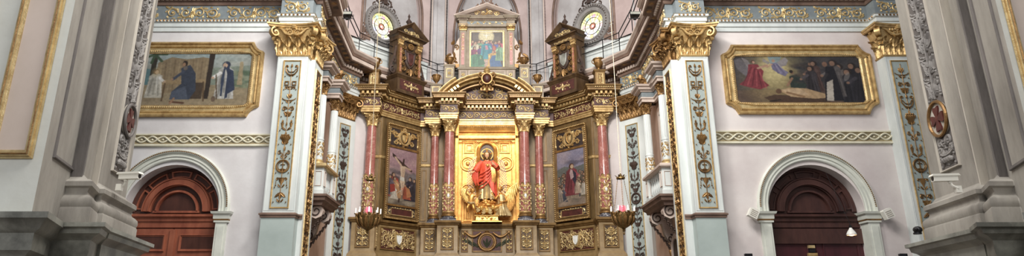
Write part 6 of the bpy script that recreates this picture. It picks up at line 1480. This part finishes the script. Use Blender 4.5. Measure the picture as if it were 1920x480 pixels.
e = gown([(.04,.34,.27,0,0,1.3),(.3,.31,.25,0,0,1.1),(.6,.28,.22,0,0,.9),(.95,.25,.19,0,0,.7),(1.2,.22,.17,0,0,.5),(1.45,.24,.17,0,0,.4),(1.62,.22,.14,0,0,.3),(1.70,.12,.10,0,0,.1)], 13, .09); part('tunic', e, M['gold_pale'], t)
hem = lambda a: -.42*cos(a-.3)+.10*sin(3*a)
e = gown([(.50,.37,.29,.02,0,1.3),(.75,.35,.27,0,0,1.2),(1.0,.31,.24,0,0,1.2),(1.2,.28,.22,0,0,1.0),(1.4,.29,.21,0,0,.8),(1.56,.29,.18,0,0,.5),(1.66,.22,.14,0,0,.4),(1.71,.12,.10,0,.02,.2)], 7, .10, hemf=hem)
for s_, pts in ((-1, [(-.20,0,1.64,.11),(-.32,-.04,1.5,.14),(-.43,-.10,1.32,.15),(-.52,-.17,1.2,.12)]), (1, [(.20,0,1.64,.11),(.33,-.06,1.5,.13),(.43,-.13,1.36,.13),(.38,-.24,1.42,.09)])):
    e.tube([p[:3] for p in pts], [p[3] for p in pts], 12)
for k in range(6):      # hanging end of the mantle over the left forearm
    x = -.40-.035*k; e.tube([(x,-.12-.02*k,1.28-.03*k),(x+.03*sin(k),-.16,1.0),(x+.02,-.14,.72+.05*(k % 3)),(x+.05,-.13,.6+.06*(k % 3))], [.035,.05,.045,.015], 7)
for k in range(5):      # diagonal folds across the front
    e.tube([(.26-.02*k,-.19,1.5-.13*k),(.05,-.27,1.28-.14*k),(-.18,-.25,1.12-.15*k),(-.32,-.14,1.08-.15*k)], [.02,.035,.035,.02], 6)
part('red_mantle', e, M['red_robe'], t, 'vermilion mantle with deep folds')
e = MB(); 
for k in range(5): e.tube([(.12+.05*k,-.2-.01*k,1.5-.05*k),(.20+.04*k,-.26,1.2-.04*k),(.22+.03*k,-.22,.9),(.2+.04*k,-.2,.55+.05*k)], [.02,.03,.03,.012], 6)
part('gilt_mantle_lining', e, M['gold_bright'], t)
e = MB(); e.ball((.03,-.22,1.45), .06, .03, .07, 8, 4); 
for i in range(8): a = 2*pi*i/8; e.tube([(.03+.07*cos(a),-.22,1.45+.07*sin(a)),(.03+.13*cos(a),-.22,1.45+.13*sin(a))], [.008,.003], 4)
part('heart_emblem', e, M['gold_bright'], t)
e = MB(); ring(e, 0, 2.0, .25, .02, 1, 28, .10)
for i in range(3): 
    for q in (-.12,0,.12): a = pi/2+(i-1)*1.35+q; e.tube([(.12*cos(a),.1,2.0+.12*sin(a)),(.3*cos(a),.1,2.0+.3*sin(a))], [.02,.008], 5)
part('halo', e, M['gold_bright'], t)
# --- clouds with small heads, pedestal
t = thing('cloud_base', 'gilt globe of clouds with cherub heads under the statue', 'sculpture', (0,26.1,Z(405,26.1))); hh = zf_-Z(405,26.1)
e = MB(); r0 = np.random.RandomState(4)
e.ball((0,0,hh*.5), .42, .3, hh*.5, 18, 10)
for i in range(34):
    a = r0.uniform(pi, 2*pi); z_ = r0.uniform(.1,.95)*hh; q = sqrt(max(.05, 1-((z_-hh*.5)/(hh*.52))**2)); e.ball((.44*q*cos(a), .3*q*sin(a), z_), r0.uniform(.06,.13), .09, r0.uniform(.05,.1), 9, 5)
part('cloud', e, M['gold_bright'], t)
for x, z_ in ((-.22,.28),(.0,.18),(.24,.3)):
    e = MB(); face(e, (x,-.34,z_), .10, (x*.8,-1)); part('cherub_head', e, M['cloud'], t)
    e = MB(); 
    for s_ in (-1, 1): 
        for k in range(3): leaf(e, x+s_*.05, z_-.08, (0 if s_ > 0 else pi)+s_*(.5-.5*k), .2, .04, .03, 0)
    e.warp(lambda a,b,c:(a,b-.34,c)); part('cherub_wing', e, M['gold_pale'], t)
t = thing('statue_pedestal', 'pale gilt flared pedestal with relief under the central statue group', 'pedestal', (0,26.1,ZR_PED+.02)); hp = Z(405,26.1)-ZR_PED-.03
e = MB(); e.grid([[(a*w, b*w*.7, z_*hp) for a, b in ((-1,-1),(1,-1),(1,1),(-1,1))] for z_, w in ((0,.62),(.12,.6),(.16,.52),(.3,.46),(.8,.44),(.85,.5),(.95,.52),(1,.52))], True); e.prism_xy([(-.52,-.364),(.52,-.364),(.52,.36),(-.52,.36)], hp*.98, hp); part('block', e, M['cloud'], t, flat=True)
o = rinceau(-.36,.36,hp*.34,hp*.74,2,.02,leaves=4); o.warp(lambda a,b,c:(a,b-.325,c)); part('relief', o, M['gold_bright'], t)
# --- winged angel kneeling on the right, child figure on the left
def wing_mesh(base, tip, drop, n=9, th=.02):
    mb = MB(); b = np.array(base, float); tp_ = np.array(tip, float); d = np.array(drop, float)
    mb.tube([tuple(b), tuple((b+tp_)/2-d*.12), tuple(tp_)], [.05,.045,.015], 6)
    for i in range(n):
        s = i/(n-1); p = b+(tp_-b)*(.1+.88*s); L = .45+.55*sin(pi*(.25+.6*s)); q = p+d*L+(tp_-b)*.22*s
        m = (p+q)/2; w_ = .05
        pts = [p, p*.7+q*.3, p*.35+q*.65, q]; wd = [.03,w_,w_*.95,.008]; mb.tube([tuple(x+np.array((0,-.01*i,0))) for x in pts], wd, 6, .35)
    for i in range(n):
        s = i/(n-1); p = b+(tp_-b)*(.05+.85*s); q = p+d*.38; mb.tube([tuple(p+np.array((0,-.03,0))), tuple((p+q)/2+np.array((0,-.04,0))), tuple(q+np.array((0,-.03,0)))], [.03,.04,.01], 6, .5)
    return mb
za0 = Z(406,26.0)
t = thing('angel_statue', 'golden winged angel kneeling to the right of the statue with one wing raised', 'statue', (.62,25.95,za0))
ch = [[(0,0,.42,.13),(0,-.02,.6,.12),(-.02,-.03,.78,.12),(-.04,-.05,.92,.07),(-.06,-.06,1.0,.045)], [(-.02,-.03,.78,.12),(-.15,-.08,.86,.055)], [(-.02,-.03,.78,.12),(.12,0,.86,.055)],
      [(0,0,.42,.13),(-.12,-.12,.38,.10),(-.30,-.2,.34,.075),(-.28,-.1,.06,.045),(-.36,-.16,.02,.03)], [(0,0,.42,.13),(.10,0,.32,.10),(.02,-.1,.06,.07),(.28,.0,.04,.04),(.36,.0,.02,.03)]]
ch += join((-.15,-.08,.86,.055), arm_chain((-.15,-.08,.86),(-.28,-.16,.68),(-.36,-.2,.86), .85, (-.5,0,.8), (.6,0,.4)))
ch += join((.12,0,.86,.055), arm_chain((.12,0,.86),(.20,-.1,.62),(.02,-.24,.56), .85, (-.9,-.2,.1), (0,0,1)))
skin_fig('body', ch, M['gold_bright'], t)
e = MB(); face(e, (-.08,-.08,1.12), .11, (-.8,-.7)); part('head', e, M['gold_bright'], t)
e = MB(); r0 = np.random.RandomState(5)
for i in range(26): a = r0.uniform(-.4,2.4); e.ball((-.06+.09*cos(a), -.03+.08*sin(a), 1.14+r0.uniform(-.06,.09)), .035, .035, .035, 6, 3)
part('hair', e, M['gold_brown'], t)
e = gown([(.0,.34,.24,.04,-.02,1.2),(.15,.30,.22,.02,-.03,1.1),(.32,.24,.19,-.01,-.04,.9),(.48,.17,.15,0,-.01,.6),(.66,.15,.14,-.01,-.02,.5),(.84,.15,.12,-.02,-.03,.3),(.9,.08,.08,-.03,-.04,.1)], 9, .1); part('robe', e, M['gold_pale'], t)
part('raised_wing', wing_mesh((.10,.08,.85),(.62,.05,1.42),(-.02,0,-.62)), M['cloud'], t); part('folded_wing', wing_mesh((.14,.08,.8),(.48,.1,.95),(-.02,0,-.7)), M['gold_bright'], t)
t = thing('cherub_statue', 'golden winged child figure reaching up to the left of the statue', 'statue', (-.66,25.95,za0+.12))
ch = [[(0,0,.45,.10),(0,-.01,.58,.10),(.02,-.02,.7,.09),(.04,-.03,.79,.05),(.05,-.03,.84,.04)], [(.02,-.02,.7,.09),(-.08,-.02,.76,.045)], [(.02,-.02,.7,.09),(.13,-.03,.76,.045)],
      [(0,0,.45,.10),(-.06,0,.38,.08),(-.16,-.1,.22,.06),(-.10,.02,.02,.036),(-.14,-.07,-.02,.028)], [(0,0,.45,.10),(.06,0,.38,.08),(.12,-.08,.2,.06),(.22,0,.04,.036),(.24,-.08,.0,.028)]]
ch += join((-.08,-.02,.76,.045), arm_chain((-.08,-.02,.76),(-.22,-.06,.86),(-.16,-.1,1.02), .72, (.2,-.1,.9), (1,0,0)))
ch += join((.13,-.03,.76,.045), arm_chain((.13,-.03,.76),(.26,-.08,.68),(.36,-.12,.78), .72, (.6,-.1,.6), (0,0,1)))
skin_fig('body', ch, M['gold_bright'], t)
e = MB(); face(e, (.06,-.04,.94), .105, (.6,-.8)); part('head', e, M['gold_bright'], t)
e = MB()
for i in range(24): a = r0.uniform(.2,3.0); e.ball((.05+.08*cos(a), -.0+.08*sin(a), .96+r0.uniform(-.05,.09)), .034, .034, .034, 6, 3)
part('hair', e, M['gold_brown'], t)
part('wing', wing_mesh((-.06,.06,.74),(-.34,.08,1.08),(-.06,0,-.42), 7), M['cloud'], t)
e = MB(); e.tube([(-.12,-.06,.46),(0,-.13,.40),(.12,-.08,.44),(.18,.02,.36),(.22,.02,.2)], [.04,.06,.05,.05,.015], 8); part('drapery', e, M['gold_pale'], t)
# ================================================================= HANGING LAMPS
def hanging_lamp(label, u, v, Y, chain_top_u):
    x, _, z = P(u, v, Y); t = thing('sanctuary_lamp', label, 'hanging lamp', (x, Y, z)); r = .36
    b = MB(); rf = lambda R_, z_, a: R_*(1+.05*abs(cos(6*a)))
    b.lathe([(0,-.46),(.06,-.44),(.16,-.38),(.26,-.28),(.33,-.14),(.35,-.02),(.36,.03),(.33,.06),(.30,.05),(.28,-.02),(.2,-.12)], seg=48, rf=rf); part('bowl', b, M['brass'], t)
    o = MB()
    for k in range(12):
        a = 2*pi*k/12; q = MB(); 
        leaf(q, 0, -.26, pi/2, .26, .06, .04, 0); spiral(q, 0, -.02, .06, 0, 1, 1.2, .018)
        q.warp(lambda xx, yy, zz: (.36*sqrt(max(.1,1-(min(zz*1.35,0)/.46)**2))+(-yy), xx, zz*1.35)); o.merge(q, (0,0,0), a)
    for k in range(16): a = 2*pi*k/16; o.ball((.37*cos(a), .37*sin(a), .05), .03, .03, .04, 6, 3)
    part('openwork', o, M['gold_brown'], t)
    d = MB(); d.lathe([(.0,-.66),(.02,-.64),(.035,-.60),(.015,-.55),(.05,-.51),(.03,-.48),(.06,-.45)], seg=10); part('drop_finial', d, M['brass'], t)
    for k in range(8):
        a = 2*pi*(k+.3)/8; cx, cy = .40*cos(a), .40*sin(a); arm = MB(); arm.tube([(.30*cos(a),.30*sin(a),-.06),(.38*cos(a),.38*sin(a),-.08),(cx,cy,.0),(cx,cy,.06)], .014, 5); arm.lathe([(.0,.05),(.045,.06),(.05,.09),(.03,.09)], (cx,cy,0), 8)
        p = part('candle_arm', arm, M['brass'], t); c = MB(); c.lathe([(.022,.08),(.022,.26),(.0,.27)], (cx,cy,0), 8); part('candle', c, M['candle'], p)
    g = MB(); g.lathe([(.05,.02),(.10,.08),(.12,.18),(.10,.28),(.09,.3)], seg=14); part('red_glass', g, M['redglass'], t)
    g = MB(); 
    for k in range(6): a = 2*pi*k/6; g.tube([(.125*cos(a),.125*sin(a),.05),(.14*cos(a),.14*sin(a),.18),(.11*cos(a),.11*sin(a),.31)], .007, 4)
    part('glass_cage', g, M['ceramic'], t)
    zc_ = 1.22; c = MB(); c.lathe([(.0,.16),(.03,.14),(.05,.08),(.14,.02),(.15,-.02),(.12,-.03)], (0,0,zc_), 14)
    for k in range(6): a = 2*pi*k/6; leaf3(c, .12*cos(a), .12*sin(a), cos(a), sin(a), zc_-.02, .14, .035, .04, .03)
    part('crown', c, M['brass'], t)
    for k in range(3):
        a = 2*pi*k/3+.4; m = MB(); n = 30
        for i in range(n):
            s = (i+.5)/n; q = .34+( .12-.34)*s**.8; m.ball((q*cos(a), q*sin(a), .06+(zc_-.08)*s), .014 if i % 2 else .009, .014 if i % 2 else .009, .024, 5, 2)
        part('suspension_chain', m, M['gold_brown'], t)
    m = MB(); n = 190; L = 16.5-z-zc_-.16
    for i in range(n): s = (i+.5)/n; m.ball((0,0,zc_+.16+L*s), .016, .016, L/n*.62, 5, 2)
    part('long_chain', m, M['chain'], t)
    return t
hanging_lamp('brass hanging lamp with candles and red glass, left of the altarpiece', 690, 406, 20.5, 0)
hanging_lamp('brass hanging lamp with candles and red glass, right of the altarpiece', 1168, 403, 20.5, 0)
# ================================================================= RAIL, FLOODLIGHTS, SMALL FITTINGS
t = thing('iron_railing', 'thin black iron safety rail along the apse cornice', 'railing', (0,24,ZK))
rp = [(-5.0,18.6),(-5.25,21.8),(-5.25,23.9),(-4.75,24.6),(-2.3,27.3),(2.3,27.3),(4.9,24.6),(5.45,23.9),(5.5,21.8),(5.3,18.6)]
for hz in (12.78, 12.45):
    e = MB(); e.tube([(x, y-24, hz-ZK) for x, y in rp], .022, 5); part('rail', e, M['iron'], t)
for i in range(len(rp)-1):
    a, b = rp[i], rp[i+1]; n = max(1, int(dist(a,b)/1.1))
    for j in range(n):
        x, y = a[0]+(b[0]-a[0])*j/n, a[1]+(b[1]-a[1])*j/n-24; e = MB(); e.tube([(x,y,0),(x,y,12.8-ZK)], .02, 5); part('post', e, M['iron'], t)
def flood(label, u, v, Y, s):
    x, _, z = P(u, v, Y); t = thing('floodlight', label, 'floodlight', (x, Y, z-.12)); e = MB()
    e.grid([[(-.2,-.12,.10),(.2,-.12,.10),(.2,-.12,.22),(-.2,-.12,.22)],[(-.12,.14,.06),(.12,.14,.06),(.12,.14,.2),(-.12,.14,.2)]], True); e.add([(-.2,-.12,.10),(.2,-.12,.10),(.2,-.12,.22),(-.2,-.12,.22)], [(0,1,2,3)]); e.add([(-.12,.14,.06),(.12,.14,.06),(.12,.14,.2),(-.12,.14,.2)], [(3,2,1,0)])
    for k in range(5): e.box(-.11+.05*k, -.09+.05*k, .0, .16, .2, .24)
    part('housing', e, M['black'], t, flat=True); g = MB(); g.box(-.17,.17,-.13,-.12,.115,.205); part('lens', g, M['plinth'], t)
    b = MB(); b.tube([(-.22,0,.15),(-.22,0,0),(.22,0,0),(.22,0,.15)], .015, 5); b.box(-.05,.05,-.05,.05,-.04,.02); part('bracket', b, M['iron'], t)
flood('black floodlight on the cornice edge above the left tribune', 651, 29, 20.3, 1)
flood('black floodlight on the cornice edge above the right tribune', 1190, 29, 20.3, -1)
def camera_box(label, u, v, Y, rot, sc, mat='plastic'):
    x, _, z = P(u, v, Y); t = thing('security_camera', label, 'security camera', (x, Y, z), rot); e = MB()
    e.prism_xy([(-.26*sc,-.07*sc),(.26*sc,-.07*sc),(.26*sc,.07*sc),(-.26*sc,.07*sc)], 0, .13*sc); e.prism_xz([(-.32*sc,.12*sc),(.3*sc,.12*sc),(.27*sc,.17*sc),(-.28*sc,.17*sc)], -.09*sc, .09*sc); part('housing', e, M[mat], t, flat=True)
    l = MB(); l.lathe([(0,0),(.05*sc,0),(.055*sc,.03*sc)], seg=12); l.warp(lambda a,b,c:(.262*sc+.0*c, a, .065*sc+b)); part('lens', l, M['black'], t)
    a = MB(); a.tube([(-.1*sc,0,0),(-.12*sc,.02,-.1*sc),(-.22*sc,.04,-.18*sc)], .03*sc, 6); a.ball((-.1*sc,0,-.02*sc), .05*sc); a.box(-.3*sc,-.18*sc,-.06*sc,.06*sc,-.28*sc,-.12*sc); part('wall_arm', a, M[mat], t)
    return t
camera_box('white security camera on an arm beside the left stone pier', 243, 336, 11.9, radians(-8), .78)
camera_box('white security camera on an arm beside the right stone pier', 1772, 340, 11.4, radians(172), .78)
def beam_box(label, u, v, rot):
    x, _, z = P(u, v, 17.75); t = thing('wall_speaker', label, 'wall speaker', (x, 17.75, z)); e = MB(); c = MB()
    e.prism_xz([(-.13,-.13),(.13,-.13),(.13,.11),(.10,.14),(-.10,.14),(-.13,.11)], -.08, .08); e.warp(lambda a,b,d:(a*cos(rot)-d*sin(rot), b, a*sin(rot)+d*cos(rot))); part('case', e, M['plastic'], t, flat=True)
    for k in range(4): c.box(-.09,.09,-.09,-.08,-.09+.05*k,-.07+.05*k)
    c.warp(lambda a,b,d:(a*cos(rot)-d*sin(rot), b, a*sin(rot)+d*cos(rot))); part('grille', c, M['stone_light'], t)
    b = MB(); b.tube([(0,.08,0),(0,.25,-.02)], .02, 6); part('bracket', b, M['plastic'], t)
beam_box('small tilted white wall box at the left springing of the right arch', 1412, 400, radians(-28))
beam_box('small tilted white wall box at the right springing of the right arch', 1664, 401, radians(22))
for u, nm in ((1403,'left'),(1693,'right')):
    x, _, z = P(u, 480, 17.95); t = thing('wall_plaque', 'small black plaque low on the wall %s of the dark arched door' % nm, 'plaque', (x, 17.94, z-.12)); e = MB(); e.box(-.1,.1,-.03,.05,0,.18); part('plate', e, M['black'], t); e = MB(); panel_frame(e,-.1,.1,0,.18,.01,.012,-.03); part('rim', e, M['iron'], t)
x, _, z = P(1711, 441, 11.9); t = thing('dome_camera', 'small black camera sitting on the right pier plinth', 'camera', (x, 11.75, z)); e = MB(); e.lathe([(0,0),(.07,0),(.07,.03),(.05,.04)], seg=12); e.ball((0,-.02,.08), .075, .09, .065, 12, 6); part('housing', e, M['black'], t); e = MB(); e.ball((-.06,-.08,.08), .03, .03, .03, 8, 4); part('lens', e, M['iron'], t)
# lit pendant in front of the dark door, brass plates on the door
x, _, z = P(1597, 441, 17.2); t = thing('pendant_lamp', 'small lit glass pendant lamp hanging before the dark right door', 'pendant lamp', (x, 17.2, z)); e = MB()
e.lathe([(.12,0),(.13,.02),(.10,.09),(.05,.16),(.03,.2)], seg=16); part('shade', e, M['ceramic'], t); e = MB(); e.ball((0,0,.03), .08, .08, .05, 12, 6); part('bulb', e, M['bulb'], t); e = MB(); e.tube([(0,0,.2),(0,0,.32),(0,.8,1.9)], .006, 5); e.lathe([(.03,.19),(.035,.26),(.0,.28)], seg=10); part('cord', e, M['iron'], t)
t = thing('door_plate', 'small brass plates fixed on the dark right door', 'door plate', (X(1522,470,18.3), 18.28, Z(480,18.3))); e = MB()
e.box(-.09,.09,-.02,.06,.22,.30); part('upper_plate', e, M['gold_pale'], t); e = MB(); e.box(-.13,.13,-.03,.06,.0,.08); part('lower_plate', e, M['gold'], t); e = MB(); e.box(-.08,.08,-.03,.06,.10,.19); part('lock', e, M['black'], t)

# ---------------------------------------------------------------- groups of repeated things
GR = dict(marble_column='red marble columns of the altarpiece', urn='urns along the top of the altarpiece', urn_pedestal='pedestal blocks above the altarpiece columns', pilaster='great white pilasters with gilt capitals', corner_pilaster='corner pilasters of the sanctuary opening',
          canted_pilaster='angled pilasters beside the altarpiece', vault_rib='vault ribs of the apse', sanctuary_lamp='hanging brass lamps', framed_painting='large framed wall paintings', wing_painting='paintings of the altarpiece wings', armorial_aedicule='gabled aedicules above the wings',
          fluted_column='fluted tribune columns', balcony='tribune balconies', tribune_window='tribune windows', tribune_entablature='tribune cornices', stone_pier='grey foreground piers', window_surround='carved surrounds of the round windows', floodlight='floodlights on the cornice',
          security_camera='white security cameras on the piers', wall_speaker='white boxes beside the right arch', wall_plaque='black plaques on the right wall', gilt_edged_panel='rose panels with gilt edge', arched_niche='arched niches below the balconies')
for o in bpy.data.objects:
    if o.parent is None and 'label' in o and o.name.split('.')[0] in GR: o['group'] = GR[o.name.split('.')[0]]
# ================================================================= CAMERA AND LIGHT
cam = bpy.data.cameras.new('camera'); co = bpy.data.objects.new('camera', cam); COL.objects.link(co)
co.location = (0,0,EYE); co.rotation_euler = (pi/2+PHI,0,0)
cam.sensor_width = 36; cam.lens = 36*F/1920; cam.shift_x = (960-U0)/1920; cam.clip_end = 200
bpy.context.scene.camera = co
def area(name, loc, target, size, power, col=(1,1,1)):
    from mathutils import Vector
    l = bpy.data.lights.new(name, 'AREA'); l.shape = 'RECTANGLE'; l.size, l.size_y = size; l.energy = power; l.color = col
    o = bpy.data.objects.new(name, l); COL.objects.link(o); o.location = loc
    o.rotation_euler = (Vector(target)-Vector(loc)).to_track_quat('-Z','Y').to_euler(); return o
def spot(name, loc, target, power, ang, col=(1,.9,.75), r=.1, blend=.5):
    from mathutils import Vector
    l = bpy.data.lights.new(name, 'SPOT'); l.energy = power; l.color = col; l.spot_size = radians(ang); l.spot_blend = blend; l.shadow_soft_size = r
    o = bpy.data.objects.new(name, l); COL.objects.link(o); o.location = loc
    o.rotation_euler = (Vector(target)-Vector(loc)).to_track_quat('-Z','Y').to_euler(); return o
w = bpy.data.worlds.new('daylight'); bpy.context.scene.world = w; w.use_nodes = True
w.node_tree.nodes['Background'].inputs[0].default_value = (.86,.9,1,1); w.node_tree.nodes['Background'].inputs[1].default_value = .3
area('dome_light', (0,7,17), (0,20,7), (7,5), 2300, (1,.97,.93))
area('crossing_light', (0,12.5,14.5), (0,19,7), (2.5,1.5), 1250, (1,.97,.92))
area('nave_light', (0,-5,11), (0,20,5), (9,6), 1150, (1,.97,.94))
area('vault_light', (0,20.5,16.5), (0,25,8), (5,3), 300, (1,.95,.9))
for x_ in (-.9, .9): spot('niche_spot', (x_,25.9,9.35), (x_*-.2,26.6,7), 38, 120, (1,.8,.5), .15)
vs = bpy.context.scene.view_settings
vs.view_transform = 'Standard'; vs.look = 'None'; vs.gamma = 1; vs.use_curve_mapping = False; vs.exposure = 0
